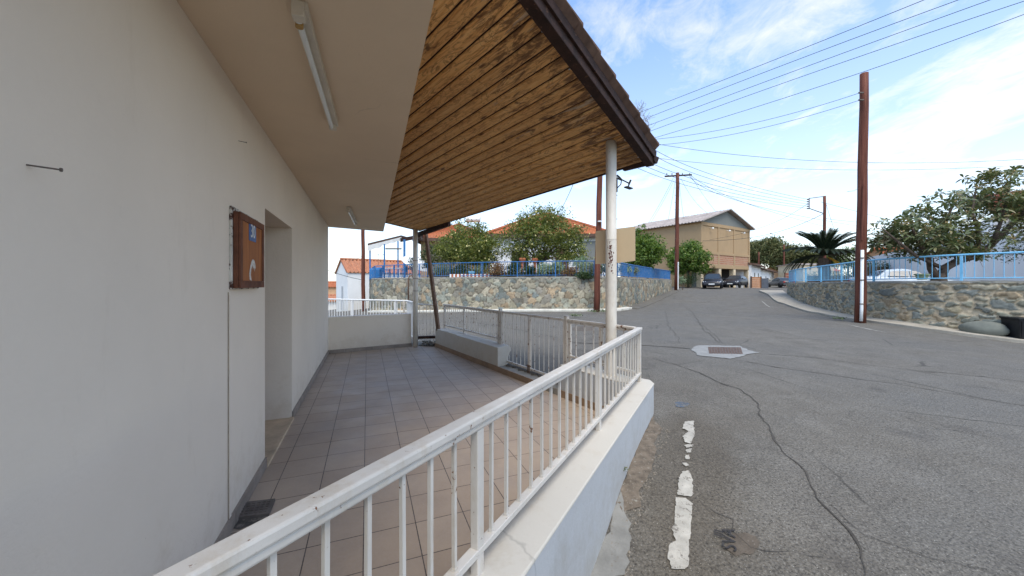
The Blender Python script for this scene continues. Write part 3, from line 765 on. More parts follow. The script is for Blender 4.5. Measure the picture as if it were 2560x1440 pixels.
# near white railing on the parapet
def rail_run(name, label, fn, t0, t1, posts, bs, ztop, zbot, zfoot, mat, hw=.06, cat='railing', feet=True, bw=.014, flat=.008):
    r = empty(name, fn(t0,0,zfoot), label, cat)
    mb = MB(); mb.bar(fn(t0,0,ztop-.016), fn(t1,0,ztop-.016), hw, .032); mb.bar(fn(t0,0,ztop-.0445), fn(t1,0,ztop-.0445), hw*.72, .025)
    mb.build('handrail', mat, r, bevel=.007)
    mb = MB(); mb.bar(fn(t0,0,zbot), fn(t1,0,zbot), .038, .026); mb.build('bottom_rail', mat, r, bevel=.003)
    for p in posts:
        mb = MB(); a = fn(p,0,zfoot); ang = math.atan2((fn(t1)-fn(t0)).y, (fn(t1)-fn(t0)).x)
        mb.box((a.x,a.y,(zfoot+ztop-.057)/2), (.042,.034,ztop-.057-zfoot), ang)
        mb.build('post', mat, r, bevel=.004)
    n = int(abs(t1-t0)/bs)
    for i in range(1, n):
        t = t0+(t1-t0)*i/n
        if min(abs(t-p) for p in posts) < .035: continue
        j = random.uniform(-.003,.003)
        a = fn(t+j,0,zbot+.012); b = fn(t,0,ztop-.055); mb = MB(); mb.bar(a, b, bw, flat, up=(fn(1)-fn(0)).normalized())
        mb.tube([a-Vector((0,0,.002)), a+Vector((0,0,.012))], .011, 5)
        mb.build('baluster', mat, r)
    return r
rail_run('white_railing', 'near white metal railing with peeling paint on the parapet beside the road', lambda t,p=0,z=0: rp(t,p,z), 0, 4.55, [.02,1.58,3.13,4.5], .114, 1.02, .512, .42, M['rail'], hw=.058, bw=.013, flat=.013)
FP = .2
rail_run('white_railing', 'short white railing between the gate and the corner of the parapet', lambda t,p=0,z=0: fp(t,FP+p,z), .66, -.47, [.62,.05], .15, 1.02, .512, .42, M['rail2'], hw=.045, bw=.012)
rail_run('white_railing', 'worn white railing on the low porch wall left of the gate', lambda t,p=0,z=0: fp(t,FP+p,z), 5.16, 2.52, [5.12,4.02,2.55], .112, 1.02, .515, .43, M['rail2'], hw=.045, bw=.011)
def gate(label, ta, tb):
    fn = lambda t,p=0,z=0: fp(t,FP+p,z)
    r = empty('gate', fn(ta,0,.05), label, 'gate', 'the two leaves of the white porch gate')
    mb = MB(); mb.bar(fn(ta,0,1.0), fn(tb,0,1.0), .032,.034); mb.bar(fn(ta,0,.15), fn(tb,0,.15), .032,.034)
    for t in (ta, tb): mb.bar(fn(t,0,.12), fn(t,0,1.017), .036,.034)
    mb.build('gate_frame', M['rail2'], r, bevel=.003)
    n = 7
    for i in range(1, n):
        t = ta+(tb-ta)*i/n; mb = MB(); mb.tube([fn(t,0,.165), fn(t,0,.985)], .006, 5, caps=False); mb.build('baluster', M['rail2'], r)
    mb = MB(); mb.tube([fn(tb,-.02,.22), fn(tb,-.02,.06)], .01, 6); mb.box(fn(tb,-.02,.2), (.05,.03,.02)); mb.build('bolt', M['brownrail'], r)
    return r
gate('left leaf of the white metal gate, next to the low wall with the broken end', 2.43, 1.60)
gate('right leaf of the white metal gate, nearer the white pipe column', .74, 1.56)
for t, lb in ((2.485,'square worn gate post at the left side of the gate'),(.69,'square rust-streaked gate post at the right side of the gate')):
    mb = MB(); a = fp(t,FP,0); mb.box((a.x,a.y,.55), (.05,.05,1.0), math.atan2(T.y,T.x)); mb.box((a.x,a.y,1.056), (.056,.056,.008), math.atan2(T.y,T.x))
    tag(mb.build('gate_post', M['rail2'], bevel=.003), lb, 'gate post')
# far white fence sections
q0 = Vector((-1.80,8.88)); q1 = Vector((-2.42,9.3)); q2 = Vector((-3.0,10.5)); q3 = Vector((-6.4,11.9))
fence('iron_gate', 'narrow weathered iron gate panel behind the far white pipe column', [q0,q1], -.02, 1.01, M['rail2'], 2, .11, 'gate', .035, .012, .035)
fence('white_fence', 'far white metal fence behind the low end wall of the porch', [q1+Vector((-.05,.1)),q2,q3], .02, 1.0, M['white'], 1.5, .11, 'fence', .05, .018, .045)
mb = MB(); mb.bar((q2.x-.05,q2.y-.1,1.03),(q2.x-.05,q2.y-.1,-.1),.05,.05)
mb.bar((-5.9,11.2,.98),(-6.05,11.2,.1),.02,.02); tag(mb.build('fence_prop', M['rail2']), 'thin leaning stay bars against the far white fence', 'stay bar')
# ---------------------------------------------------------------- porch floor and walls
mb = MB(); pf = [wp(-.0,-.0), W0+N*1.72+T*0, fp(5.55,0), fp(-.35,0), rp(.1,-.05), rp(5.2,-.05), wp(10.5,0)]
fl_poly = [wp(0), wp(0)+N*1.90, fp(5.2,.002), fp(-.30,.002), rp(.12,-.043), rp(4.4,-.043), wp(8.3,0)]
_p = [Vector((p.x,p.y)) for p in fl_poly]; _v, _e, _f, *_r = delaunay_2d_cdt(_p, [(i,(i+1)%len(_p)) for i in range(len(_p))], [], 1, 1e-6)
mb.add([(p.x,p.y,0) for p in _v], [tuple(f) for f in _f])
tag(mb.build('porch_floor', M['tiles']), kind='structure')
# house: wall with doorway recess, slab, skirting, threshold, roof
house = empty('house', wp(4.6,-2,0), 'cream rendered house on the left with overhanging soffit and tiled porch roof', 'house')
HT = 2.743
def wbox(mb, s0, s1, v0, v1, z0, z1):
    q = [wp(s0,v0), wp(s0,v1), wp(s1,v1), wp(s1,v0)]
    a = [(p.x,p.y,z0) for p in q]; b = [(p.x,p.y,z1) for p in q]; mb.hexa(a, b)
DS0, DS1 = 4.095, 5.25
mb = MB()
wbox(mb, 0, DS0, -.35, 0, -.4, HT-.002); wbox(mb, DS1, 13, -.35, 0, -.4, HT-.002); wbox(mb, DS0, DS1, -.35, 0, 2.12, HT-.002)
wbox(mb, 0, DS0, -4.5, -.352, -1.6, HT-.002); wbox(mb, DS1, 13, -4.5, -.352, -1.6, HT-.002); wbox(mb, DS0, DS1, -4.5, -.56, -1.6, HT-.002)
mb.build('wall', M['wall'], house)
mb = MB(); wbox(mb, DS0+.01, DS1-.01, -.37, -.33, .03, 2.1); mb.build('door', M['brown'], house)
mb = MB(); wbox(mb, DS0, DS1, -.33, -.012, -.3, .022); mb.build('threshold', M['thresh'], house)
mb = MB(); wbox(mb, DS0-.0, DS1+.0, -.01, .022, -.2, .028); mb.build('threshold_edge', M['thresh'], house)
# skirting, tile by tile
mb = MB(); mbn = MB()
s = 0.0
while s < 9.0:
    e = min(s+.298, 9.0)
    for a, b in ((s, e),):
        if b <= DS0 or a >= DS1: wbox(mb if b <= DS0 else mbn, a, b, .0, .014+random.uniform(0,.003), 0.001, .085+random.uniform(-.002,.002))
        elif a < DS0: wbox(mb, a, DS0, .0, .014, 0.001, .085)
        elif b > DS1: wbox(mbn, DS1, b, .0, .014, .001, .085)
    s = e+.003
mb.build('skirting', M['skirt'], house); mbn.build('skirting', M['skirt'], house)
# soffit slab (end cut at the angle of the end wall)
SE = lambda s, v: wp(s, v)
cA = W0+N*-5.0+T*.12; cB = Vector((-3.05,8.73,0)); 
def vco(p): return (p-W0).dot(V)
vB = vco(cB); cFar = W0+T*.16
ex = Vector((-.34,1.61,0)); dslab = (ex-cB).normalized()
nearp = cB+dslab*9.2
mb = MB(); poly = [(cFar.x-N.x*4.5,cFar.y-N.y*4.5),(cFar.x,cFar.y),(cB.x,cB.y),(nearp.x,nearp.y),(wp(9.4,-4.5).x,wp(9.4,-4.5).y)]
mb.prism(poly[::-1], HT, HT+.115); mb.build('soffit_slab', M['slab'], house)
# upper wall above the slab edge up to the roof
pa, pb, pc = 4.013, -.0986, -.165      # plane of the porch ceiling z = pa + pb x + pc y
def pz(x, y): return pa+pb*x+pc*y
ue = [cB+Vector((-.25,-.25,0)), cB+dslab*7.5+Vector((-.25,0,0)), wp(7.6,-4.5), cFar-N*4.3]
mb = MB(); mb.prism([(p.x,p.y) for p in ue], HT+.117, [pz(p.x,p.y)-.004 for p in ue]); mb.build('upper_wall', M['wall'], house)
# ceiling boards
def onp(px, py, off=0):
    k = (HY-py)/FX; r = (px-CX)/FX; d = (pa-1.5+off)/(k-pb*r-pc); return Vector((r*d, d, pz(r*d,d)+off))
Ae = onp(1617,402); Ce = onp(1046,577); De = onp(960,556)
rake0 = onp(1318,0); rdir = (rake0-Ae); rdir.z = 0; rdir.normalize()
Aup = Ae+rdir*4.6
edir = (Ce-Ae); edir.z = 0; edir.normalize()
soff = [Ae, Ce, De, De-V*1.2, Vector((-2.9,1.0,0)), Aup]
soff = [Vector((p.x,p.y,0)) for p in soff]
bdir = Vector((-math.sin(R(43)), math.cos(R(43)), 0)); bn = Vector((bdir.y, -bdir.x, 0))
roof = None
mb = MB(); BW = .146
o0 = min(p.dot(bn) for p in soff); o1 = max(p.dot(bn) for p in soff)
k = o0-.02
def clip(poly, n, c, keep):   # keep side n.p >= c
    out = []
    for i in range(len(poly)):
        a, b = poly[i], poly[(i+1)%len(poly)]; da = (a.dot(n)-c)*keep; db = (b.dot(n)-c)*keep
        if da >= 0: out.append(a)
        if (da >= 0) != (db >= 0): out.append(a.lerp(b, da/(da-db)))
    return out
while k < o1:
    q = clip(clip(soff, bn, k, 1), bn, k+BW-.018, -1)
    if len(q) > 2:
        # split long boards with butt joints
        l0 = min(p.dot(bdir) for p in q); l1 = max(p.dot(bdir) for p in q); cuts = [l0-1]
        c = l0+random.uniform(1.2,3.4)
        while c < l1-.5: cuts.append(c); c += random.uniform(2.6,3.8)
        cuts.append(l1+1)
        for a, b in zip(cuts, cuts[1:]):
            qq = clip(clip(q, bdir, a+.001, 1), bdir, b-.001, -1)
            if len(qq) > 2:
                dz = random.uniform(0,.003)
                # body and a chamfered lower face
                ctr = sum(qq, Vector())/len(qq)
                low = []
                for p in qq:
                    d = (p-ctr).dot(bn); sg = 1 if d > 0 else -1; low.append(p-bn*sg*.014)
                n = len(qq)
                vs = [(p.x,p.y,pz(p.x,p.y)+dz) for p in low]+[(p.x,p.y,pz(p.x,p.y)+.012+dz) for p in qq]+[(p.x,p.y,pz(p.x,p.y)+.021) for p in qq]
                fs = [tuple(range(n)), tuple(range(2*n,3*n))[::-1]]
                for L_ in (0, n):
                    fs += [(L_+i, L_+n+i, L_+n+(i+1)%n, L_+(i+1)%n) for i in range(n)]
                mb.add(vs, fs)
    k += BW
boards = mb.build('ceiling_boards', M['wood'], house)
mb = MB(); vs = [(p.x,p.y,pz(p.x,p.y)+.022) for p in soff]+[(p.x,p.y,pz(p.x,p.y)+.05) for p in soff]; n = len(soff)
mb.add(vs, [tuple(range(n)), tuple(range(n,2*n))[::-1]]+[(i,n+i,n+(i+1)%n,(i+1)%n) for i in range(n)]); mb.build('roof_deck', M['dkwood'], house)
def onpl(p, off): return Vector((p.x, p.y, pz(p.x,p.y)+off))
rn = Vector((-rdir.y, rdir.x, 0)); 
if rn.dot(Ae-Ce) < 0: rn = -rn
# barge board (thick lower timber + outer thinner one) along the rake
mb = MB(); e = Ae-rdir*.05
mb.bar(onpl(e+rn*.03,.015), onpl(Aup+rn*.03,.015), .10, .16); mb.build('barge_board', M['dkwood'], house, bevel=.006)
mb = MB(); mb.bar(onpl(e+rn*.09,.07), onpl(Aup+rn*.09,.07), .03, .10); mb.build('barge_trim', M['dkwood'], house, bevel=.004)
# eave fascia
mb = MB(); en = Vector((edir.y,-edir.x,0)); en = en if en.dot(Ae) > 0 else -en
a_ = Ae+en*.02-edir*.10; mb.bar(onpl(a_,.035), onpl(Ce+en*.02,.035), .03, .075); mb.bar(onpl(Ce,.03), onpl(De,.03), .03, .07)
mb.build('eave_fascia', M['dkwood'], house)
mb = MB(); mb.bar(onpl(Ce-edir*1.25+en*.04,-.035), onpl(Ce+en*.04+edir*.28,-.07), .07,.09); mb.build('eave_beam', M['dkwood'], house)
# tiles: wavy courses stepping along the rake
mb = MB(); CL = .335; ncol = 130
tclip = [Ae-rdir*.1+rn*.4, Ce-rdir*.12, De-rdir*.12, De-V*1.0, Vector((-2.9,1.0,0)), Aup+rn*.4]
tpoly_w = 9.0
for c in range(0, 25):
    s0 = c*CL; s1 = s0+CL+.06
    cols = []
    for i in range(ncol+1):
        w = .155-i*tpoly_w/ncol       # inward from rake
        ph = (.155-w)/.24*2*math.pi
        bump = .05*math.cos(ph)
        a = Ae+rdir*s0+rn*w; b = Ae+rdir*s1+rn*w
        cols.append((onpl(a, .105+bump+.03), onpl(b, .105+bump-.012), onpl(a,.075+bump+.03)))
    vs = []; fs = []
    for p in cols: vs += list(p)
    for i in range(ncol):
        mc_ = (cols[i][0]+cols[i][1])/2
        if not inpoly(mc_.x-rn.x*.25*(i<6), mc_.y-rn.y*.25*(i<6), [tuple(p_[:2]) for p_ in tclip]): continue
        fs += [(3*i,3*i+3,3*i+4,3*i+1), (3*i+2,3*i+5,3*i+3,3*i)]
        fs.append((3*i+2, 3*i+1, 3*i+4, 3*i+5))
    fs += [(0,1,2)]
    mb.add(vs, fs)
mb.build('roof_tiles', M['roof_d'], house)
# gutter corner and little pipe stub at the eave tip
tip = onpl(Ae, 0)
mb = MB(); cpt = onp(1612,398); gdir = (onp(1640,384)-cpt).normalized()
g0 = tip+Vector((.04,-.02,.02))
ga = g0-edir*.0; gb = g0-edir*.0+Vector((.18,.0,-.01))
prof = [(-.055,.035),(-.05,-.02),(-.02,-.05),(.03,-.05),(.055,-.01),(.085,.04)]
d1 = (-edir)
vs = []
for l in (-.35,.10):
    for (u_, z_) in prof: q = tip+en*(u_+.05)+d1*l; vs.append((q.x,q.y,q.z+z_+.01))
k = len(prof); mb.add(vs, [(i,i+1,k+i+1,k+i) for i in range(k-1)]+[tuple(range(k,2*k))])
mb.build('gutter_end', M['dkwood'], house)
s1p = P(1617,361,4.55); s2p = P(1637,362,4.6); s3p = P(1637,344,4.6)
mb = MB(); mb.tube([s1p, s2p], .011, 8); mb.tube([s2p-Vector((0,0,.012)), s3p], .009, 8); mb.build('vent_pipe', M['chrome'], house, smooth=True)
# knots of nails on the barge board
mb = MB()
for i in range(11):
    p = onpl(Ae+rdir*(.25+.42*i)+rn*(-.022), .06*math.sin(i*3.1)+.0); mb.tube([p-Vector((0,0,.066)), p-Vector((0,0,.062))], .009, 6)
mb.build('nail_heads', M['chrome'], house)
# dry weed growing on roof edge
mb = MB()
for i in range(34):
    b = onpl(Ae+rdir*random.uniform(.35,.85)+rn*.16, .17); pts = [b]; d = Vector((random.uniform(-.3,1),random.uniform(-.6,.6),1)).normalized()
    for j in range(5): pts.append(pts[-1]+d*random.uniform(.015,.032)); d = (d+Vector((random.uniform(-.7,.7),random.uniform(-.7,.7),random.uniform(-.6,.4)))).normalized()
    mb.tube(pts, .0013, 4)
tag(mb.build('dry_weed', M['drytwig']), 'tangle of dry weed growing on the edge of the porch roof', 'weed')

# low walls
def lowwall(name, label, pts, z0, z1, mat=M['curb']):
    mb = MB(); mb.prism([(p.x,p.y) for p in pts], z0, z1); o = mb.build(name, mat, bevel=.012); return tag(o, label, 'low wall')
hw = lowwall('low_wall', 'plain cream low wall closing the far end of the porch', [W0+N*.005, W0+N*1.80, W0+N*1.80+T*.15, W0+N*.005+T*.15][::-1], -.6, .79, M['wall'])
mb = MB()
for i in range(6):
    a = W0+N*(.02+.3*i)-T*.008; b = W0+N*(.02+.3*i+.296)-T*.008; mb.bar(a+Vector((0,0,.0405)), b+Vector((0,0,.0405)), .014, .078)
mb.build('skirting', M['skirt'], hw)
# left front low wall with broken end
bp = []
wl = empty('low_wall', fp(3.7,.13,0), 'low cream wall with a broken end left of the gate', 'low wall')
mb = MB()
z1 = .43
fa = [(5.2),(2.245)]
vs = []
sec = [(2.245,[(0,.085),(.10,.085),(.17,.13),(.20,.2),(.235,.3),(.27,.33),(.26,.40),(.20,z1),(0,z1-.02)]),
       (2.34,[(0,-.3),(.26,-.3),(.265,-.1),(.27,.1),(.27,.25),(.272,.33),(.262,.41),(.24,z1),(0,z1-.02)]),
       (3.6,[(0,-.3),(.26,-.3),(.265,-.1),(.27,.1),(.27,.25),(.27,.33),(.26,.41),(.24,z1),(0,z1-.01)]),
       (3.95,[(0,-.3),(.26,-.3),(.265,-.1),(.27,.1),(.27,.25),(.27,.33),(.26,.41),(.24,z1),(0,z1-.01)]),
       (4.0,[(0,-.3),(.26,-.3),(.265,-.1),(.27,.1),(.27,.25),(.27,.33),(.26,.42),(.24,z1+.01),(0,z1+.005)]),
       (5.2,[(0,-.3),(.26,-.3),(.265,-.1),(.27,.1),(.27,.25),(.27,.33),(.26,.42),(.24,z1+.01),(0,z1+.005)])]
for t, pr in sec:
    for p, z in pr: q = fp(t,p,z); vs.append(q)
m = 9; fs = []
for i in range(len(sec)-1):
    for j in range(m): fs.append((i*m+j, i*m+(j+1)%m, (i+1)*m+(j+1)%m, (i+1)*m+j))
fs += [tuple(range(m)), tuple((len(sec)-1)*m+j for j in range(m))[::-1]]
mb.add(vs, fs); mb.build('render_coat', M['curb'], wl, bevel=.008)
mb = MB()
t = 5.2
while t > 1.0:
    e = t-.298; mb.bar(fp(t,-.007,.046), fp(e,-.007,.046), .014, .09); t = e-.003
mb.build('skirting', M['skirt2'], wl)
# step/sill in the gateway
mb = MB(); mb.prism([(p.x,p.y) for p in (fp(2.6,.001),fp(2.6,.42),fp(.55,.42),fp(.55,.001))], -.3, .085)
tag(mb.build('gateway_sill', M['cement'], bevel=.01), 'worn grey cement sill under the porch gate', 'step')
# right low wall + parapet as one thing
pr = empty('parapet', rp(0,.05,0), 'white painted parapet with a bright flat top carrying the near railing', 'parapet')
mb = MB(); c_out = rp(-.12,.135); 
poly = [fp(.595,.0), fp(-.33,.0), rp(.13,-.045), rp(5.0,-.045), rp(5.0,.15), rp(.02,.15), rp(-.10,.09), rp(-.13,-.02), fp(-.42,.27), fp(.595,.27)]
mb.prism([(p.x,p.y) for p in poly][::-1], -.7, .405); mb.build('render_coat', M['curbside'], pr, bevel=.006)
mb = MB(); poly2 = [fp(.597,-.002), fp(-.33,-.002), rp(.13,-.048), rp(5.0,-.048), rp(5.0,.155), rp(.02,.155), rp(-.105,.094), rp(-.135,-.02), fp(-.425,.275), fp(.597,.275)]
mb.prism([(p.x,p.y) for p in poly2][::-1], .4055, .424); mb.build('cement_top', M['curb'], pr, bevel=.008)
mb = MB(); t = .59
while t > -.3: e = max(t-.298,-.33); mb.bar(fp(t,-.007,.046), fp(e,-.007,.046), .014,.09); t = e-.003
mb.build('skirting', M['skirt2'], pr); mb = MB(); t = .14
while t < 4.7: mb.bar(rp(t,-.052,.046), rp(t+.296,-.052,.046), .014,.09); t += .3
mb.build('skirting', M['skirt2'], pr)

# pipe columns
def column(label, x, y, z0, r, top):
    e = empty('pipe_column', (x,y,z0), label, 'column')
    mb = MB(); mb.tube([(x,y,z0),(x,y,top)], r, 28); mb.build('shaft', M['post'], e, smooth=False)
    for p in e.children[0].data.polygons: p.use_smooth = len(p.vertices) == 4
    return e
c1x, c1y = 1.175, 4.36
c1 = column('near white painted steel pipe column at the road corner with a rust patch', c1x, c1y, .0, .062, pz(c1x,c1y)+.01)
mb = MB(); mb.tube([(c1x,c1y,2.02),(c1x,c1y,2.03)], .0655, 28); mb.tube([(c1x,c1y,.42),(c1x,c1y,2.02)], .0645, 28); mb.build('lower_sleeve', M['post'], c1)
for p in c1.children[1].data.polygons: p.use_smooth = len(p.vertices) == 4
mb = MB()
for z, a in ((2.55,.2),(2.27,.2),(1.76,.2),(1.35,.2),(.93,.2)):
    p = Vector((c1x+.062*math.cos(a), c1y+.062*math.sin(a)-.01, z)); mb.tube([p, p+Vector((.012,-.004,0))], .005, 6)
mb.build('screw', M['iron'], c1)
# rust patch: chipped paint flakes lying on the pipe skin
mb = MB()
for i in range(75):
    a = R(random.gauss(247,12)) ; z = 1.83+random.gauss(0,.075)-(a-R(250))*.1; rr = .0652; s = random.uniform(.003,.011)
    q = []
    for j in range(7):
        b = 2*math.pi*j/7; k = s*random.uniform(.6,1.2); q.append(Vector((c1x+rr*math.cos(a+k*math.cos(b)/rr*.8), c1y+rr*math.sin(a+k*math.cos(b)/rr*.8), z+k*1.25*math.sin(b))))
    mb.add(q, [tuple(range(7))])
mb.build('rust_patch', simple('dark_red_rust', (.12,.035,.022), .9, .5, 40, .3), c1)
c2x, c2y = -2.30, 8.76
c2 = column('far white pipe column at the end of the porch', c2x, c2y, 0, .058, pz(c2x,c2y)+.01)
mb = MB()
for z in (1.33, 1.62, 2.05): mb.tube([(c2x,c2y,z),(c2x,c2y,z+.012)], .0605, 24)
mb.build('band', M['brownrail'], c2)
# leaning brown prop
mb = MB(); mb.bar(P(1064,580,8.85), P(1096,826,8.72), .07,.07); o = mb.build('leaning_prop', M['brownrail']); tag(o, 'brown rusty steel bar leaning between the roof corner and the low wall', 'prop')
mb = MB(); mb.bar(P(1048,590,8.9), P(1054,600,9.9), .05,.05); mb.bar(P(1046,592,8.9), P(1066,580,8.9), .04,.04)
tag(mb.build('roof_bracket', M['brownrail']), 'small rusty bracket at the far roof corner beside the pipe column', 'bracket')
# rubble in the corner gap
mb = MB()
for i in range(70):
    p = Vector((-2.2,8.95,0)).lerp(Vector((-1.72,8.98,0)), random.random())+Vector((random.uniform(-.1,.1),random.uniform(-.1,.25),random.uniform(0,.10))); s = random.uniform(.015,.045)
    mb.box(p, (s*random.uniform(.6,1.5),s,s*.8), random.uniform(0,3))
tag(mb.build('rubble', simple('mixed_rubble', (.25,.22,.17), .9, .7, 18, .3, 50, c2=(.04,.06,.1), thr=.55)), 'small heap of rubble and debris in the gap beside the far pipe column', 'rubble', kind='stuff')
mb = MB(); mb.bar((-2.28,8.95,.2),(-1.75,9.0,.21),.1,.06); tag(mb.build('rotten_plank', M['dkwood']), 'dark plank across the gap beside the far pipe column', 'plank')

# tan board fixed behind the near column (two leaves at an angle)
be = empty('blank_board', (c1x,c1y+.08,1.75), 'blank tan folded board fixed behind the near pipe column', 'board')
a = P(1489,578,4.62); b = P(1531,573,4.47); c = P(1588,566,4.30)
def leafb(p, q, z0, z1, n):
    mb = MB(); mb.add([(p.x,p.y,z0),(q.x,q.y,z1),(q.x,q.y,q.z),(p.x,p.y,p.z)],[(0,1,2,3)]); o = mb.build(n, M['tan'], be)
    m = o.modifiers.new('Solid','SOLIDIFY'); m.thickness = .006; m.offset = 0; return o
leafb(a, b, EYE+(HY-660)/FX*4.62, EYE+(HY-659)/FX*4.47, 'panel'); leafb(b+Vector((.004,-.0,0)), c, EYE+(HY-659)/FX*4.47, EYE+(HY-652)/FX*4.30, 'panel')
# black bracket on the column
br = empty('camera_bracket', P(1545,455,4.3), 'small black angled metal bracket clamped to the near pipe column', 'bracket')
bd = 4.34
mb = MB(); mb.box(P(1542,462,bd), (.012,.03,.17)); mb.tube([P(1542,438,bd),P(1549,444,bd),P(1554,450,bd)], .012, 8); mb.tube([P(1543,446,bd),P(1554,450,bd)], .010, 8); mb.build('clamp', M['black'], br)
mb = MB(); mb.tube([P(1543,470,bd),P(1552,461,bd),P(1554,450,bd)], .006, 8); mb.tube([P(1554,449,bd),P(1572,458,bd)], .008, 8); mb.build('arm', M['black'], br, smooth=True)
mb = MB(); mb.tube([P(1577,450,bd),P(1573,459,bd),P(1571,466,bd)], [.011,.011,.007], 8); mb.bar(P(1564,467,bd-.03), P(1578,472,bd+.03), .05,.012); mb.build('mount_plate', M['black'], br)

# fluorescent lamps on the soffit
def lampf(label, a, b):
    z = HT; e = empty('fluorescent_lamp', ((a+b)/2).to_3d()*1, label, 'lamp', 'fluorescent lamps under the soffit')
    e.location = Vector(((a.x+b.x)/2,(a.y+b.y)/2,z)); d = (b-a).normalized(); sd = Vector((d.y,-d.x,0))
    A3 = Vector((a.x,a.y,z)); B3 = Vector((b.x,b.y,z))
    mb = MB(); mb.bar(A3+Vector((0,0,-.0225))+sd*.012, B3+Vector((0,0,-.0225))+sd*.012, .038,.042); mb.build('batten', M['batten'], e, bevel=.003)
    mb = MB(); mb.tube([A3+Vector((0,0,-.062))-sd*.012+d*.04, B3+Vector((0,0,-.062))-sd*.012-d*.02], .0145, 14); mb.build('tube', M['tube'], e, smooth=False)
    for p, q in ((A3,d),(B3,-d)):
        mb = MB(); mb.box(tuple(p+Vector((0,0,-.04))+q*.018-sd*.006), (.05,.05,.07), math.atan2(d.y,d.x))
        mb.build('lamp_holder', M['batten'], e, bevel=.004)
    p = A3+Vector((0,0,-.075))+d*.065; mb = MB(); mb.tube([p-sd*.012+Vector((0,0,.04)), p-sd*.012-Vector((0,0,.006))], .017, 14); mb.build('starter', simple('amber_starter', (.4,.24,.07), .4, .2, 9, 0), e)
    return e
lampf('long unlit fluorescent tube lamp on the soffit near the top of the picture', Vector((-.93,1.61,0)), Vector((-1.355,2.80,0)))
lampf('short-looking far fluorescent tube lamp near the end of the soffit', Vector((-2.62,5.9,0)), Vector((-3.12,7.35,0)))

# notice cabinet on the wall
cb = empty('notice_cabinet', wp(5.75,.0,1.47), 'old varnished wooden wall cabinet with a blue number 30 on its door', 'cabinet')
CS0, CS1, CZ0, CZ1 = 5.52, 6.08, 1.475, 1.945
mb = MB(); wbox(mb, CS0-.02, CS1+.012, .0, .016, CZ0-.008, CZ1+.03); mb.build('back_frame', M['cabpeel'], cb, bevel=.003)
mb = MB(); wbox(mb, CS0, CS1, .017, .045, CZ0, CZ1); mb.build('case', M['cabdark'], cb, bevel=.003)
mb = MB(); wbox(mb, CS0+.0, CS1-.0, .046, .056, CZ0+.0, CZ0+.045); wbox(mb, CS0, CS1, .046, .056, CZ1-.045, CZ1); wbox(mb, CS0, CS0+.05, .046, .056, CZ0+.046, CZ1-.046); wbox(mb, CS1-.05, CS1, .046, .056, CZ0+.046, CZ1-.046)
fr_ = mb.build('door_frame', M['cabdark'], cb, bevel=.002)
mb = MB(); wbox(mb, CS0+.051, CS1-.051, .0455, .050, CZ0+.046, CZ1-.046); pnl = mb.build('door_panel', M['cab'], cb)
NS = 5.80; mb = MB(); wbox(mb, NS-.07, NS+.09, .0505, .053, 1.79, 1.915); npl = mb.build('number_plate', M['plateblue'], cb)
put_text('digits', '30', .125, M['platewhite'], wp(NS+.01,.0545,1.852), U, (0,0,1), cb, .0006, .85)
mb = MB()
fea = [(5.83,1.52),(5.875,1.53),(5.885,1.57),(5.86,1.62),(5.83,1.655),(5.80,1.67),(5.765,1.66),(5.745,1.64),(5.735,1.60),(5.75,1.615),(5.76,1.585),(5.775,1.62),(5.80,1.595),(5.81,1.63),(5.84,1.60),(5.85,1.56)]
mb.add([wp(s,.0515,z) for s,z in fea], [tuple(range(len(fea)))]); mb.build('torn_sticker', simple('torn_white_paper', (.66,.63,.58), .8, .3, 30, 0, c2=(.3,.15,.1), thr=.6), cb)
# narrow conduit below cabinet
mb = MB(); wbox(mb, 6.075, 6.105, .001, .008, .09, 1.45); tag(mb.build('conduit_strip', M['wall']), 'thin painted-over strip running down the wall below the cabinet', 'cable strip')
mb = MB(); wbox(mb, 6.108, 6.113, .001, .004, .09, 1.45); tag(mb.build('stain_line', simple('brown_drip_stain', (.33,.26,.18), .9,.4,20,0)), 'brown drip stain line beside the thin wall strip', 'stain')
# nails
def nail(label, p0, p1, r):
    mb = MB(); mb.tube([p0,p1], r, 8); d = (p1-p0).normalized(); mb.tube([p1-d*.001,p1+d*.003], r*2.3, 8); tag(mb.build('nail', M['iron']), label, 'nail')
def onwall(px, py):
    r = (px-CX)/FX; s = (r*7.89+3.94)/(.3662+r*.9305); d = 7.89-.9305*s; return s, EYE+(HY-py)/FX*d
s_, z_ = onwall(66,412); nail('long dark nail sticking out of the wall at the left', wp(s_,0,z_), wp(s_-.01,.055,z_-.003), .0022)
s_, z_ = onwall(596,352); nail('small nail in the wall above the cabinet', wp(s_,0,z_), wp(s_-.01,.04,z_-.002), .0022)
# drain cover on porch floor
def onfl(px, py, z=0): d = (EYE-z)*FX/(py-HY); return Vector(((px-CX)/FX*d, d, z))
dq = [onfl(600,1256,.02), onfl(688,1246,.02), onfl(673,1283,.02), onfl(590,1293,.02)]
dc = sum(dq, Vector())/4
de = empty('drain_cover', dc, 'dark cast iron drain cover in the porch floor against the wall', 'drain cover')
mb = MB(); mb.add([Vector((p.x,p.y,.003)) for p in dq]+dq, [(0,1,2,3),(7,6,5,4),(0,4,5,1),(1,5,6,2),(2,6,7,3),(3,7,4,0)]); mb.build('plate', M['iron'], de)
mb = MB()
for i in range(1,7):
    for j in range(1,6):
        a = dq[0].lerp(dq[1], i/7-.045); b = dq[3].lerp(dq[2], i/7-.045); a2 = dq[0].lerp(dq[1], i/7+.045); b2 = dq[3].lerp(dq[2], i/7+.045)
        mb.bar(a.lerp(b,j/6)+Vector((0,0,.002)), a2.lerp(b2,j/6)+Vector((0,0,.002)), .012,.006)
mb.build('stud_pattern', M['iron'], de)
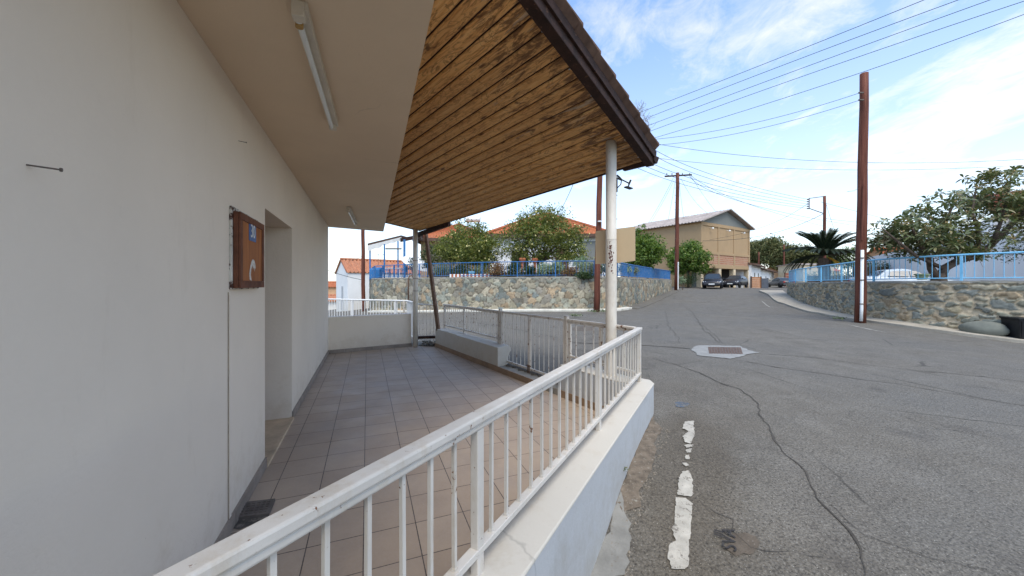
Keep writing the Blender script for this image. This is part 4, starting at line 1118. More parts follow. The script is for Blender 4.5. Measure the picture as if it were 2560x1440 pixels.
grime = [dc+Vector((math.cos(a)*(.24+.04*math.sin(3*a)), math.sin(a)*(.20+.05*math.cos(2*a)), 0)) for a in np.linspace(0,6.1,18)]
mb = MB(); q = [onfl(568,1322), onfl(570,1298), onfl(590,1262), onfl(596,1290), onfl(676,1280), onfl(672,1296), onfl(600,1324)]
mb.add([(p.x,p.y,.0035) for p in q], [tuple(range(len(q)))]); mb.build('grime', simple('black_grime', (.11,.095,.08), .9, .6, 12, .3, c2=(.2,.17,.14), thr=.55), de)
# ---------------------------------------------------------------- foliage tools
def leafmesh(name, C, size, mat, parent=None, normal=None, aspect=.45, nj=.9, droop=0):
    """C: Nx3 leaf centres; each leaf a folded lozenge"""
    C = np.asarray(C, float); n = len(C)
    d = rng.normal(size=(n,3)); d /= np.linalg.norm(d,axis=1,keepdims=True)
    nm = rng.normal(size=(n,3))*nj+(np.array([0,0,.7]) if normal is None else normal)
    d[:,2] -= droop; d /= np.linalg.norm(d,axis=1,keepdims=True)
    s = np.cross(nm, d); s /= np.linalg.norm(s,axis=1,keepdims=True)+1e-9
    u = np.cross(d, s); L = size*rng.uniform(.6,1.25,(n,1))
    a = C-d*L*.5; b = C+d*L*.5; w = L*aspect*.5
    l = C+s*w+u*w*.35-d*L*.05; r = C-s*w+u*w*.35-d*L*.05
    vs = np.stack([a,l,b,r],1).reshape(-1,3)
    i = np.arange(n)*4
    fs = np.stack([np.stack([i,i+3,i+2],1), np.stack([i,i+2,i+1],1)],1).reshape(-1,3)
    me = bpy.data.meshes.new(name); me.from_pydata(vs.tolist(), [], fs.tolist()); me.materials.append(mat)
    o = bpy.data.objects.new(name, me); COL.objects.link(o)
    if parent: o.parent = parent; o.matrix_parent_inverse = Matrix.LocRotScale(parent.location, parent.rotation_euler, None).inverted()
    return o
def clusters(ells, n, lump=.18, inner=.45):
    """cluster centres spread through ellipsoids, biased to the shell"""
    vol = np.array([e[3]*e[4]*e[5] for e in ells]); pr = vol/vol.sum(); out = []
    for _ in range(n):
        e = ells[rng.choice(len(ells), p=pr)]
        d = rng.normal(size=3); d /= np.linalg.norm(d); r = inner+(1-inner)*rng.random()**.6
        k = 1+lump*mnoise.noise(Vector((d*2.1).tolist())+Vector((e[0],e[1],0)))*2
        out.append([e[0]+d[0]*e[3]*r*k, e[1]+d[1]*e[4]*r*k, e[2]+d[2]*e[5]*r*k])
    return np.array(out)
def tree(name, label, cat, base, ells, ncl, per, cr, ls, mat, trunk=.1, fork=None, group=None, limbs=9, fruit=0, aspect=.45, lump=.18, bark='bark', fmat='fruit', fs=.08, inner=.45):
    base = Vector(base); r = empty(name, base, label, cat, group)
    CC = clusters(ells, ncl, lump, inner)
    k = rng.normal(size=(ncl, per, 3))*cr*np.array([1,1,.7])*rng.uniform(.6,1.2,(ncl,1,1)); pts = (CC[:,None,:]+k).reshape(-1,3)
    leafmesh('crown', pts, ls, mat, r, aspect=aspect)
    top = fork or Vector((base.x, base.y, min(e[2]-e[5]*.75 for e in ells)))
    mb = MB(); mb.tube([base-Vector((0,0,.2)), base.lerp(top,.5)+Vector((.05,0,0)), top], [trunk*1.25, trunk, trunk*.85], 9)
    mb.build('trunk', M[bark], r, smooth=True)
    for i in range(limbs):
        t = Vector(CC[rng.integers(ncl)].tolist()); m = top.lerp(t,.5)+Vector((random.uniform(-.2,.2),random.uniform(-.2,.2),.1))
        mb = MB(); mb.tube([top-Vector((0,0,.03)), m, t], [trunk*.6, trunk*.35, trunk*.1], 6); mb.build('limb', M[bark], r, smooth=True)
    if fruit:
        for i in range(min(95, fruit)):
            mb = MB()
            c = CC[rng.integers(ncl)]+rng.normal(size=3)*cr*.9; 
            mb.tube([Vector(c.tolist())+Vector((0,0,fs*k_)) for k_ in (-.6,-.3,.3,.6)], [fs*.2,fs*.5,fs*.5,fs*.2], 6); mb.build('fruit', M[fmat], r, smooth=True)
    return r
TZ = 1.80
def shrub(label, px, py, d, rpx, hpx, mat, n=1000, ls=.08, z0=None, name='shrub', aspect=.4, group=None):
    c = P(px, py, d); rx = rpx/FX*d; rz = hpx/FX*d
    if z0 is None: z0 = TZ
    r = empty(name, (c.x,c.y,z0), label, 'shrub', group)
    CC = clusters([(c.x,c.y,c.z,rx,rx*.7,rz)], max(10,n//12), .3, .3)
    pts = (CC[:,None,:]+rng.normal(size=(len(CC),12,3))*rx*.14).reshape(-1,3); pts = pts[pts[:,2] > z0-.05]
    leafmesh('foliage', pts, ls, M[mat], r, aspect=aspect)
    mb = MB()
    for i in range(4): mb.tube([(c.x+random.uniform(-.05,.05),c.y,z0-.1),(c.x+random.uniform(-.6,.6)*rx,c.y+random.uniform(-.3,.3)*rx,c.z+rz*.2)], [.02,.006], 5)
    mb.build('stem', M['bark'], r); return r

# ---------------------------------------------------------------- trees on the terrace
c = P(1172,608,22.5); tree('lemon_tree', 'rounded lemon tree on the terrace, left of the two big ones above the stone wall', 'tree', (P(1192,690,22.5).x,22.5,TZ),
  [(c.x-.1,c.y,c.z-.1,1.75,1.5,1.25),(c.x+1.0,c.y,c.z-.25,1.05,1.1,1.05),(c.x-1.15,c.y,c.z-.55,1.0,1,.8),(c.x-.2,c.y,c.z+.65,1.1,1,.7),(c.x+.2,c.y,c.z-.9,1.7,1.2,.55),(c.x-1.7,c.y,c.z-.8,.7,.7,.6)], 330, 44, .23, .145, M['citrus'], .1, fruit=170, group='lemon trees on the terrace', lump=.25)
c = P(1350,592,22); tree('lemon_tree', 'taller spreading lemon tree on the terrace, right of the two big ones', 'tree', (P(1345,690,22).x,22,TZ),
  [(c.x+.1,c.y,c.z,1.6,1.5,1.2),(c.x+.3,c.y,c.z+1.1,1.15,1.1,.85),(c.x+1.5,c.y,c.z-.5,1.05,1.1,1.0),(c.x-1.45,c.y,c.z-.2,.95,1.1,1.0),(c.x+1.9,c.y,c.z+.35,.5,.6,.5),(c.x-.9,c.y,c.z+.7,.7,.8,.6),(c.x-.6,c.y,c.z-1.1,1.2,1,.45),(c.x+1.9,c.y,c.z-1.0,.9,.9,.6),(c.x+2.2,c.y,c.z-.1,.55,.6,.7)], 400, 44, .23, .145, M['citrus'], .1, fruit=190, group='lemon trees on the terrace', lump=.3)
c = P(1618,632,28); tree('citrus_tree', 'light green bushy tree behind the blue fence, half hidden by the tan board', 'tree', (c.x,28,TZ),
  [(c.x-.3,c.y,c.z,1.4,1.2,1.4),(c.x+.7,c.y,c.z-.1,.8,.8,.8),(c.x-.4,c.y,c.z+1.2,.45,.45,.8),(c.x-1.2,c.y,c.z-.2,.9,.9,1.1)], 300, 36, .2, .2, M['green'], .08)
c = P(1720,643,38.6); tree('broadleaf_tree', 'bright green round tree right of the crossarm pole, beside the warehouse', 'tree', (c.x,38.6,1.0),
  [(c.x-.1,c.y,c.z,1.7,1.5,1.5),(c.x+1.3,c.y,c.z-.5,1.1,1,1.1),(c.x-1.2,c.y,c.z-.7,1.0,.9,1.2),(c.x+.4,c.y,c.z+.7,.95,.8,.75)], 400, 36, .22, .24, M['green'], .11, fruit=60, fs=.09)
shrub('dark low bush behind the black cars', 1768, 672, 41.5, 20, 24, 'hedge', 900, .16, z0=1.0)
shrub('dense green hedge bush left of the black car under the round tree', 1718, 702, 37.6, 26, 15, 'hedge', 1500, .13, z0=.95)
shrub('pale yellowish bush at the pole foot beyond the stone wall', 1706, 700, 33.5, 9, 12, 'agave', 420, .12, z0=.95)
c = P(1068,640,21.8); tree('conifer', 'small dark conifer on the terrace behind the far pipe column', 'tree', (c.x,21.8,TZ), [(c.x,c.y,c.z-.1,.42,.4,.6),(c.x,c.y,c.z+.35,.25,.25,.4)], 90, 18, .1, .09, M['hedge'], .05, limbs=2)
c = P(1030,655,22.6); tree('conifer', 'very small dark conifer just left of the far pipe column', 'tree', (c.x,22.6,TZ), [(c.x,c.y,c.z-.1,.25,.25,.45)], 45, 16, .08, .08, M['hedge'], .04, limbs=1)
# garden plants along the terrace edge
shrub('red-brown spiky shrub spilling over the stone wall below the gap between the lemon trees', 1240, 674, 19.75, 25, 19, 'succ', 1500, .10)
shrub('smaller red-brown spiky shrub on the wall left of the dark utility pole', 1425, 681, 18.9, 21, 13, 'succ', 1000, .10)
for i, (px, py, d, rr, hh, mt, lb) in enumerate([
  (1105,672,21.6,26,12,'grey','low grey-green plant behind the blue fence just right of the far pipe column'),
  (1150,676,21.4,24,11,'hedge','dark low shrub under the left lemon tree behind the fence'),
  (1196,676,21.2,18,11,'grey','grey-green plant under the trunk of the left lemon tree'),
  (1285,672,20.6,20,16,'hedge','dark green shrub right of the big red-brown shrub'),
  (1322,676,20.4,17,13,'hedge','green shrub between the two terracotta pots'),
  (1360,672,20.2,20,14,'agave','pale leafy plant under the right lemon tree'),
  (1392,668,20.2,18,16,'agave','tall pale plant left of the smaller red-brown shrub'),
  (1452,662,19.8,24,20,'agave','pale flowering shrub just left of the dark utility pole'),
  (1482,672,19.7,14,18,'grey','grey-green shrub directly behind the dark utility pole'),
  (1512,672,19.9,14,18,'grey','grey-green shrub between the utility pole and the white pipe'),
  (1562,672,21.8,16,14,'agave','pale climbing plant on the blue fence right of the white pipe'),
  (1580,676,23.2,15,12,'grey','grey-green climbing plant on the receding blue fence'),
  (1460,690,18.6,22,6,'hedge','thin strip of green growing on the wall edge left of the pole')]):
    shrub(lb, px, py, d, rr, hh, mt, 1100, .10, group='garden shrubs on the terrace')
# pots, chairs, small things on the terrace
def pot(label, px, d, hh, mat='terracotta'):
    x = P(px,700,d).x; e = empty('plant_pot', (x,d,TZ), label, 'pot')
    mb = MB(); mb.tube([(x,d,TZ),(x,d,TZ+hh*.8),(x,d,TZ+hh*.8),(x,d,TZ+hh)], [.12,.17,.2,.2], 14); mb.build('body', M[mat], e)
    mb = MB(); mb.tube([(x,d,TZ+hh),(x,d,TZ+hh+.01)], [.18,.18], 12); mb.build('soil', M['soil'], e)
    return e
def pedestal(label, px, d):
    x = P(px,700,d).x; e = empty('pedestal_pot', (x,d,TZ), label, 'pot')
    mb = MB(); mb.box((x,d,TZ+.45), (.15,.15,.9)); mb.build('pedestal', M['terracotta'], e, bevel=.02)
    mb = MB(); mb.tube([(x,d,TZ+.9),(x,d,TZ+.98),(x,d,TZ+1.12),(x,d,TZ+1.2)], [.1,.15,.2,.17], 14); mb.build('bowl', M['terracotta'], e)
pedestal('red terracotta pot on a pedestal behind the fence, left of the pair', 1306, 21.2)
pedestal('red terracotta pot on a pedestal behind the fence, right of the pair', 1337, 21.4)
pot('green-blue flower pot under the left lemon tree', 1179, 21, .42, 'ltblue'); 
def chair(label, x, y, rz, mat, z=TZ):
    e = empty('garden_chair', (x,y,z), label, 'chair', None, rz); Mx = Matrix.LocRotScale(Vector((x,y,z)), Matrix.Rotation(rz,3,'Z'), None)
    for nm, b, s in (('seat',(0,0,.43),(.46,.44,.03)),('backrest',(0,.21,.68),(.44,.03,.42))):
        mb = MB(); mb.box(b,s); mb.v = [tuple(Mx@Vector(v)) for v in mb.v]; mb.build(nm, mat, e, bevel=.01)
    for a in (-1,1):
        for b in (-1,1):
            mb = MB(); mb.tube([(a*.2,b*.19,0),(a*.19,b*.18,.42)], .017, 6); mb.v = [tuple(Mx@Vector(v)) for v in mb.v]; mb.build('leg', mat, e)
        mb = MB(); mb.bar((a*.22,-.18,.63),(a*.22,.2,.63),.04,.03); mb.bar((a*.22,-.17,.43),(a*.22,-.17,.63),.03,.03); mb.v = [tuple(Mx@Vector(v)) for v in mb.v]; mb.build('armrest', mat, e)
    return e
chair('white plastic garden chair under the left lemon tree', P(1150,0,22.6).x, 22.6, .4, M['white'])
chair('white plastic garden chair between the lemon trees', P(1213,0,23.4).x, 23.4, -.5, M['white'])
chair('white plastic garden chair under the right lemon tree', P(1380,0,23.2).x, 23.2, 2.4, M['white'])
chair('blue garden chair left of the terrace table', P(966,0,24.3).x, 24.3, 1.6, M['blue'])
chair('blue garden chair right of the terrace table', P(1008,0,24.6).x, 24.6, -1.7, M['blue'])
tx, ty = P(986,0,24.4).x, 24.4
e = empty('garden_table', (tx,ty,TZ), 'small white-topped table on the terrace between the blue chairs', 'table')
mb = MB(); mb.box((tx,ty,TZ+.73),(1.0,.7,.04)); mb.build('tabletop', M['white'], e, bevel=.01)
for a in (-.42,.42):
    for b in (-.28,.28): mb = MB(); mb.tube([(tx+a,ty+b,TZ),(tx+a,ty+b,TZ+.71)], .025, 6); mb.build('leg', M['white'], e)
# blue cover, dish
x = P(938,0,25).x; mb = MB(); mb.prism([(x-.35,24.8),(x+.35,24.8),(x+.35,25.4),(x-.35,25.4)], TZ, [TZ+.72,TZ+.72,TZ+.85,TZ+.85]); tag(mb.build('covered_crate', M['blue'], bevel=.06), 'blue covered box on the terrace beside the left end of the blue fence', 'box')
de_ = empty('satellite_dish', P(1040,668,25.5), 'large white satellite dish on the terrace behind the far pipe column', 'satellite dish')
bm = bmesh.new(); bmesh.ops.create_uvsphere(bm, u_segments=24, v_segments=12, radius=1.15)
bmesh.ops.delete(bm, geom=[v for v in bm.verts if v.co.z < .45], context='VERTS')
me = bpy.data.meshes.new('reflector'); bm.to_mesh(me); bm.free(); me.materials.append(M['white'])
me.transform(Matrix.Translation(P(1034,668,25.5))@Matrix.Rotation(R(28),4,'Y')@Matrix.Rotation(R(12),4,'X')@Matrix.Translation((0,0,-.35))); o = bpy.data.objects.new('reflector', me); COL.objects.link(o); o.parent = de_; o.matrix_parent_inverse = Matrix.Translation(-de_.location)
sm = o.modifiers.new('Solid','SOLIDIFY'); sm.thickness = .03
q = P(1034,668,25.5); mb = MB(); mb.tube([(q.x,q.y,TZ),(q.x,q.y,q.z+.1)], .05, 8); mb.build('mast', M['chrome'], de_)

# ---------------------------------------------------------------- buildings
def sheet(mb, a, b, c, d, waves, amp, th=.05, m=0):
    """corrugated sheet: a->b along the eave, d->c along the ridge"""
    a,b,c,d = (Vector(k) for k in (a,b,c,d)); nrm = (b-a).cross(d-a).normalized(); nrm = nrm if nrm.z > 0 else -nrm
    n = waves*6; vs = []
    for i in range(n+1):
        t = i/n; o_ = nrm*amp*math.cos(i/6*2*math.pi); vs += [a.lerp(b,t)+o_, d.lerp(c,t)+o_, d.lerp(c,t)-nrm*th, a.lerp(b,t)-nrm*th]
    fs = []
    for i in range(n):
        for j in range(4): fs.append((4*i+j, 4*i+(j+1)%4, 4*i+4+(j+1)%4, 4*i+4+j))
    fs += [(0,1,2,3), (4*n+3,4*n+2,4*n+1,4*n)]; mb.add(vs, fs, m)
def gable_house(name, label, g0, ld, gd, L, Wd, zb, ze, zr, wall, roof, waves=24, amp=.05, over=.3, cat='house'):
    """g0 corner; ld long direction; gd gable direction"""
    g0 = Vector(g0).to_3d(); g0.z = 0; ld = Vector(ld).to_3d().normalized(); gd = Vector(gd).to_3d().normalized()
    r = empty(name, (g0.x,g0.y,zb), label, cat); up = lambda p, z: (p.x,p.y,z)
    A, B, C_, D = g0, g0+ld*L, g0+ld*L+gd*Wd, g0+gd*Wd; m0 = g0+gd*Wd/2; m1 = m0+ld*L
    mb = MB(); mb.add([up(A,zb),up(B,zb),up(C_,zb),up(D,zb),up(A,ze),up(B,ze),up(C_,ze),up(D,ze),up(m0,zr),up(m1,zr)],
        [(0,1,5,4),(1,2,6,9,5),(2,3,7,6),(3,0,4,8,7),(0,3,2,1),(4,5,9,8),(7,8,9,6)]); mb.build('wall', wall, r)
    sl = (zr-ze)/(Wd/2); ov = over
    rf = None
    for sgn, E0, E1, g in ((1, A, B, -gd), (-1, D, C_, gd)):
        mb = MB(); dz = -sl*ov
        sheet(mb, Vector(up(E0-ld*ov+g*ov, ze+dz+.06)), Vector(up(E1+ld*ov+g*ov, ze+dz+.06)), Vector(up(m1+ld*ov, zr+.06)), Vector(up(m0-ld*ov, zr+.06)), waves, amp)
        mb.build('roof', roof, r)
    mb = MB(); mb.tube([up(m0-ld*ov, zr+.1), up(m1+ld*ov, zr+.1)], .11, 8); mb.build('ridge_tiles', roof, r)
    return r
def win(par, p, dirv, nrm, wd_, hh, mat='darkopen', fr='white', name='window'):
    d = Vector(dirv).to_3d().normalized(); n = Vector(nrm).to_3d().normalized(); p = Vector(p)
    mb = MB(); mb.bar(p+n*.02-d*wd_/2, p+n*.02+d*wd_/2, .04, hh); f = mb.build(name, M[mat], par)
    mb = MB(); t = .06
    for a, b in (((-wd_/2,-hh/2),(wd_/2,-hh/2)),((-wd_/2,hh/2),(wd_/2,hh/2)),((-wd_/2,-hh/2),(-wd_/2,hh/2)),((wd_/2,-hh/2),(wd_/2,hh/2)),((0,-hh/2),(0,hh/2))):
        mb.bar(p+n*.045+d*a[0]+Vector((0,0,a[1])), p+n*.045+d*b[0]+Vector((0,0,b[1])), t, t, up=n)
    o = mb.build('frame', M[fr], f); 
    o.matrix_parent_inverse = Matrix.LocRotScale(par.location, par.rotation_euler, None).inverted()
    return f
# white house far left
h1 = gable_house('white_house', 'small white gabled house with a clay tile roof, left beyond the porch end', (-14.3,32), (.81,.59), (-2.9,4), 10.5, 4.94, -4, 2.52, 3.72, M['white'], M['roof_r'], 34, .07, .12)
gd = Vector((-2.9,4,0)).normalized(); gn = Vector((-.81,-.59,0))
q = Vector((-14.3,32,0))+gd*2.0; mb = MB(); mb.bar(q+gn*.02-gd*.3+Vector((0,0,.2)), q+gn*.02+gd*.3+Vector((0,0,.2)), .05, 2.2); mb.build('door', simple('grey_door',(.4,.41,.42),.6,.2), h1)
mb = MB(); a = Vector((-12.0,33.0,3.2)); mb.tube([a,a+Vector((0,0,1.0))], .02, 5); mb.tube([a+Vector((-.5,0,.9)),a+Vector((.5,.1,.95))], .015, 5)
for i in range(5): mb.tube([a+Vector((-.4+.2*i,-.15,.92)),a+Vector((-.4+.2*i,.2,.92))], .01, 4)
tag(mb.build('tv_antenna', M['iron']), 'thin television antenna on the roof of the white house', 'antenna')
h0 = gable_house('orange_house', 'orange rendered house with a red roof just visible at the far left', (-30,58), (1,.1), (-.1,1), 6.5, 6, -6, 1.05, 1.75, M['peach'], M['roof_o'], 18, .06)
win(h0, (-27.4,58.2,-.2), (1,.1), (.1,-1), .8, 1.0)
h00 = gable_house('low_shed', 'low tiled shed roof in front of the orange house at the far left', (-25.6,49), (1,.1), (-.1,1), 5, 4, -6, -.75, -.1, M['white'], M['roof_r'], 14, .06, cat='shed')
# main house behind the lemon trees (hipped orange roof)
def hip(name, label, x0, x1, y0, y1, zb, ze, zr, wall, roof, ov=.45, cat='house'):
    r = empty(name, (x0,y0,zb), label, cat); mb = MB(); mb.prism([(x0,y0),(x1,y0),(x1,y1),(x0,y1)], zb, ze); mb.build('wall', wall, r)
    hy = (y1-y0)/2; cy = (y0+y1)/2; X0, X1, Y0, Y1 = x0-ov, x1+ov, y0-ov, y1+ov; k = min(hy+ov, (X1-X0)/2-.05)
    ra, rb = Vector((X0+k,cy,zr)), Vector((X1-k,cy,zr)); z = ze+.02
    mb = MB(); E = [Vector((X0,Y0,z)),Vector((X1,Y0,z)),Vector((X1,Y1,z)),Vector((X0,Y1,z))]
    nw = int((X1-X0)/.28); sheet(mb, E[0],E[1],rb,ra,nw,.035); sheet(mb, E[2],E[3],ra,rb,nw,.035); nw2 = int((Y1-Y0)/.28); sheet(mb,E[1],E[2],rb+Vector((0,.01,0)),rb,nw2,.035); sheet(mb,E[3],E[0],ra,ra+Vector((0,.01,0)),nw2,.035)
    mb.build('roof', roof, r)
    mb = MB(); 
    for a,b in ((E[0],ra),(E[1],rb),(ra,rb)): mb.tube([a+Vector((0,0,.06)),b+Vector((0,0,.06))], .1, 6)
    mb.build('ridge_tiles', roof, r)
    mb = MB()
    for a,b in zip(E, E[1:]+E[:1]): mb.bar(a-Vector((0,0,.12)), b-Vector((0,0,.12)), .06, .24)
    mb.build('fascia', M['trim'], r)
    return r
mh_ = hip('terrace_house', 'white house with an orange hipped tile roof behind the lemon trees', P(1232,0,28).x, P(1500,0,28).x+.5, 28, 36, TZ-.3, 5.25, 7.55, M['white'], M['roof_o'])
win(mh_, (P(1300,0,28).x,28,3.4), (1,0), (0,-1), 1.3, 1.3); win(mh_, (P(1405,0,28).x,28,3.3), (1,0), (0,-1), 1.0, 2.2, 'brown'); 
mb = MB(); x = P(1472,0,27.9).x; mb.box((x+.2,27.93,3.3),(1.6,.1,2.9)); mb.build('recess_panel', M['gable'], mh_)
hw_ = hip('house_wing', 'lower wing with orange roof and dark eaves left of the white terrace house', P(1052,0,29).x, P(1230,0,29).x-.6, 29, 36, TZ-.3, 5.05, 6.7, M['beige'], M['roof_o'], .5)
mb = MB(); x = P(1128,0,28.9).x; mb.box((x,28.95,3.2),(3.2,.06,2.6)); mb.build('recess_panel', simple('dark_porch',(.2,.17,.13),.9,.2,1), hw_)
# solar heater on the roof
sx_, sy_ = P(1183,0,31).x, 31.; e = empty('roof_tank', (sx_,sy_,6.3), 'white water tank on the orange roof above the left lemon tree', 'water tank')
mb = MB(); mb.tube([(sx_-.6,sy_,6.95),(sx_+.6,sy_,6.95)], .25, 12); mb.build('tank', M['white'], e)
mb = MB(); mb.bar((sx_-.5,sy_,5.9),(sx_-.5,sy_,6.8),.05,.05); mb.bar((sx_+.5,sy_,5.9),(sx_+.5,sy_,6.8),.05,.05); mb.build('stand', M['iron'], e)
# canopy with blue posts
e = empty('terrace_canopy', P(960,700,26), 'lightweight canopy with white valance on blue posts at the left of the terrace', 'canopy')
ca, cb2 = P(919,613,25), P(1003,592,27.5); bk = Vector((-.4,3.0,.25))
mb = MB(); mb.add([ca,cb2,cb2+bk,ca+bk]+[v_+Vector((0,0,.12)) for v_ in (ca,cb2,cb2+bk,ca+bk)], [(3,2,1,0),(4,5,6,7),(0,1,5,4),(1,2,6,5),(2,3,7,6),(3,0,4,7)]); mb.build('canopy_roof', M['trim'], e)
mb = MB(); va, vb = ca-Vector((0,.0,.02)), cb2-Vector((0,0,.02)); n = 14; vs = []
for i in range(n+1):
    p = va.lerp(vb, i/n); drop = (.36 if i < 6 else .26)+.04*math.sin(i*1.9); vs += [p, p-Vector((0,.02*math.sin(i*2),drop))]
mb.add(vs, [(2*i,2*i+2,2*i+3,2*i+1) for i in range(n)]); o = mb.build('valance', M['valance'], e); sm = o.modifiers.new('S','SOLIDIFY'); sm.thickness = .01
for px, d, yt in ((925,25.3,620),(961,25.9,610),(995,26.8,603),(1011,26.6,599)):
    mb = MB(); x = P(px,0,d).x; mb.tube([(x,d,TZ),(x,d,EYE+(HY-yt)/FX*d)], .055 if px != 1011 else .085, 8); mb.build('post', M['blue'], e)
mb = MB(); mb.bar(P(964,622,26.3), P(1004,622,26.3), .06,.1); mb.build('crossbar', M['iron'], e)
mb = MB(); mb.bar(P(1003,600,27.3), P(1056,590,28.3), .5,.28); tag(mb.build('porch_beam', M['dkwood']), 'dark eaves beam joining the canopy to the terrace house', 'beam')

# warehouse
wn = Vector((20.5,40,0)); wg = Vector((9.1,5.9,0)).normalized(); wlv = Vector((-.545,.838,0)).normalized(); WG = 10.85; WLn = 11.
wh = empty('warehouse', (wn.x,wn.y,1.0), 'large tan rendered warehouse with a grey gable and sheet roof beyond the road', 'warehouse')
up = lambda p, z: Vector((p.x,p.y,z))
ze, zr = 8.33, 10.05
A = wn; B = wn+wg*WG; C2 = B+wlv*WLn; D2 = A+wlv*WLn; gnr = Vector((wg.y,-wg.x,0))
back = wlv*1.8
mb = MB(); mb.prism([(p.x,p.y) for p in (A,B,C2,D2)], 3.35, ze); mb.prism([(p.x,p.y) for p in (A+back,B+back,C2,D2)], .3, 3.348); mb.build('wall', M['beige'], wh)
m0 = A+wg*WG/2; m1 = m0+wlv*WLn
mb = MB(); t_ = wlv*.3; mb.add([up(A,ze+.002),up(B,ze+.002),up(m0,zr),up(A+t_,ze+.002),up(B+t_,ze+.002),up(m0+t_,zr)], [(0,1,2),(5,4,3),(0,3,4,1),(1,4,5,2),(2,5,3,0)]); mb.build('gable_panel', M['gable'], wh)
for E0, E1, g in ((A,D2,-wg),(B,C2,wg)):
    mb = MB(); sl = (zr-ze)/(WG/2); sheet(mb, up(E0-wlv*.5+g*.45, ze+.12-sl*.45), up(E1+wlv*.4+g*.45, ze+.12-sl*.45), up(m1+wlv*.4, zr+.12), up(m0-wlv*.5, zr+.12), 30, .05, .07); mb.build('roof', M['sheet'], wh)
fr0 = gnr*.06
for i, f in enumerate((0, .333, .655, 1.0)):
    q = A+wg*WG*f+gnr*.02+(wg*.16 if i == 0 else -wg*.16 if i == 3 else Vector()); mb = MB(); mb.bar(up(q,3.36), up(q,ze-.02), .32,.10, up=gnr); mb.build('pilaster', M['beige'], wh)
for z, hh in ((8.1,.3),(4.95,.28),(3.48,.42)):
    mb = MB(); q = gnr*.025; mb.bar(up(A+q,z), up(B+q,z), .12, hh); mb.build('ring_beam', M['beige'], wh)
mb = MB(); mb.bar(up(A+wg*.4+gnr*.012,4.25), up(B-wg*.4+gnr*.012,4.25), .03, 1.12); mb.build('brick_infill', M['brick'], wh)
mb = MB(); q = -wg*.012; mb.bar(up(A+q-gnr*.5,4.25), up(A+q-gnr*4,4.25), .03, 1.1); mb.build('brick_infill', M['brick'], wh)
for i, f in enumerate((0.02,.36,.66,.98)):
    q = A+wg*WG*f-gnr*.2; mb = MB(); mb.box((q.x,q.y,2.0), (.5,.5,2.68), math.atan2(wg.y,wg.x)); mb.build('column', M['cream'], wh)
for f, hh, mt in ((.2,2.0,'gable'),(.5,1.9,'brown'),(.8,2.3,'darkopen')):
    q = A+wg*WG*f+back+gnr*.03; mb = MB(); mb.bar(up(q-wg*.9,1+hh/2), up(q+wg*.9,1+hh/2), .05, hh); mb.build('shop_door', M[mt], wh)
for f in (.17,.5,.82):
    q = A+wg*WG*f+gnr*.3; mb = MB(); mb.tube([up(q-gnr*.3,7.75), up(q,7.7)], .03, 6); mb.tube([up(q,7.75), up(q+gnr*.05,7.6)], [.09,.12], 10); mb.build('wall_lamp', M['white'], wh)
# row of low white buildings
rv = Vector((27.5,33,0)).normalized(); r0 = Vector((29.6,45.5,0)); rn_ = Vector((rv.y,-rv.x,0)); rb_ = Vector((-rv.y,rv.x,0))
def lowrow(label, s0, s1, zt, mat, nm='low_house'):
    e = empty(nm, up(r0+rv*s0,.9), label, 'house'); a, b = r0+rv*s0, r0+rv*s1
    mb = MB(); mb.prism([(p.x,p.y) for p in (a,b,b+rb_*6,a+rb_*6)], .3, zt); mb.build('wall', mat, e)
    mb = MB(); o_ = rn_*.6; sheet(mb, up(a+o_-rv*.2,zt-.05), up(b+o_+rv*.2,zt-.05), up(b+rb_*6,zt+1.1), up(a+rb_*6,zt+1.1), int((s1-s0)*2.5), .05, .16); mb.build('roof', M['roof_d'], e)
    for k_ in range(2):
        q = a.lerp(b, .3+.4*k_)+rn_*.03; mb = MB(); mb.bar(up(q-rv*.3,zt-1.3), up(q+rv*.3,zt-1.3), .05,.5); mb.build('vent', M['gable'], e)
    return e
lowrow('low white building with brown tiled edge, next to the warehouse', 0, 9.5, 4.0, M['white'])
lowrow('long low white building farther along the street behind the grey car', 10, 30, 3.75, M['white'])
def screen(name, label, cat, pxa, pxb, d, yt, yb, mat, boards=0, d2=None):
    d2 = d2 or d; a = P(pxa,yt,d); b = P(pxb,yt,d2); zb = h(a.x,a.y)-.1; e = empty(name, (a.x,a.y,zb), label, cat)
    mb = MB()
    if boards:
        hh = (a.z-zb)/boards
        for i in range(boards): z = zb+hh*(i+.5); mb.bar((a.x,a.y,z),(b.x,b.y,z),.05,hh*.84)
    else: mb.bar((a.x,a.y,(a.z+zb)/2),(b.x,b.y,(a.z+zb)/2),.12,a.z-zb)
    mb.build('boards' if boards else 'panel', mat, e)
    mb = MB()
    for p in (a,b): mb.box((p.x,p.y,(a.z+zb)/2+.02),(.14,.14,a.z-zb+.08))
    mb.build('frame', M['trim'] if boards else mat, e); return e
screen('board_fence', 'orange wooden board fence beside the warehouse', 'fence', 1878, 1902, 44.5, 692, 714, M['orangewood'], 6, 45.5)
screen('yard_gate', 'dark metal yard gate right of the orange board fence', 'gate', 1903, 1919, 46.5, 696, 713, simple('dark_grey_gate',(.09,.1,.12),.6,.3))
screen('garden_wall', 'grey block garden wall behind the grey car', 'wall', 1920, 1962, 57, 697, 712, M['cement'])
screen('board_fence', 'reddish brown slatted fence behind the grey car', 'fence', 1962, 1982, 56, 682, 706, simple('red_slats',(.28,.1,.06),.7,.3), 5)
q = P(1945,0,66); e = gable_house('cream_shed', 'small cream gabled shed above the grey car', (q.x,66), (.6,.8), (1,-.1), 3, 2.6, .5, 3.3, 3.75, M['cream'], M['sheet'], 8, .04, .1, cat='shed')
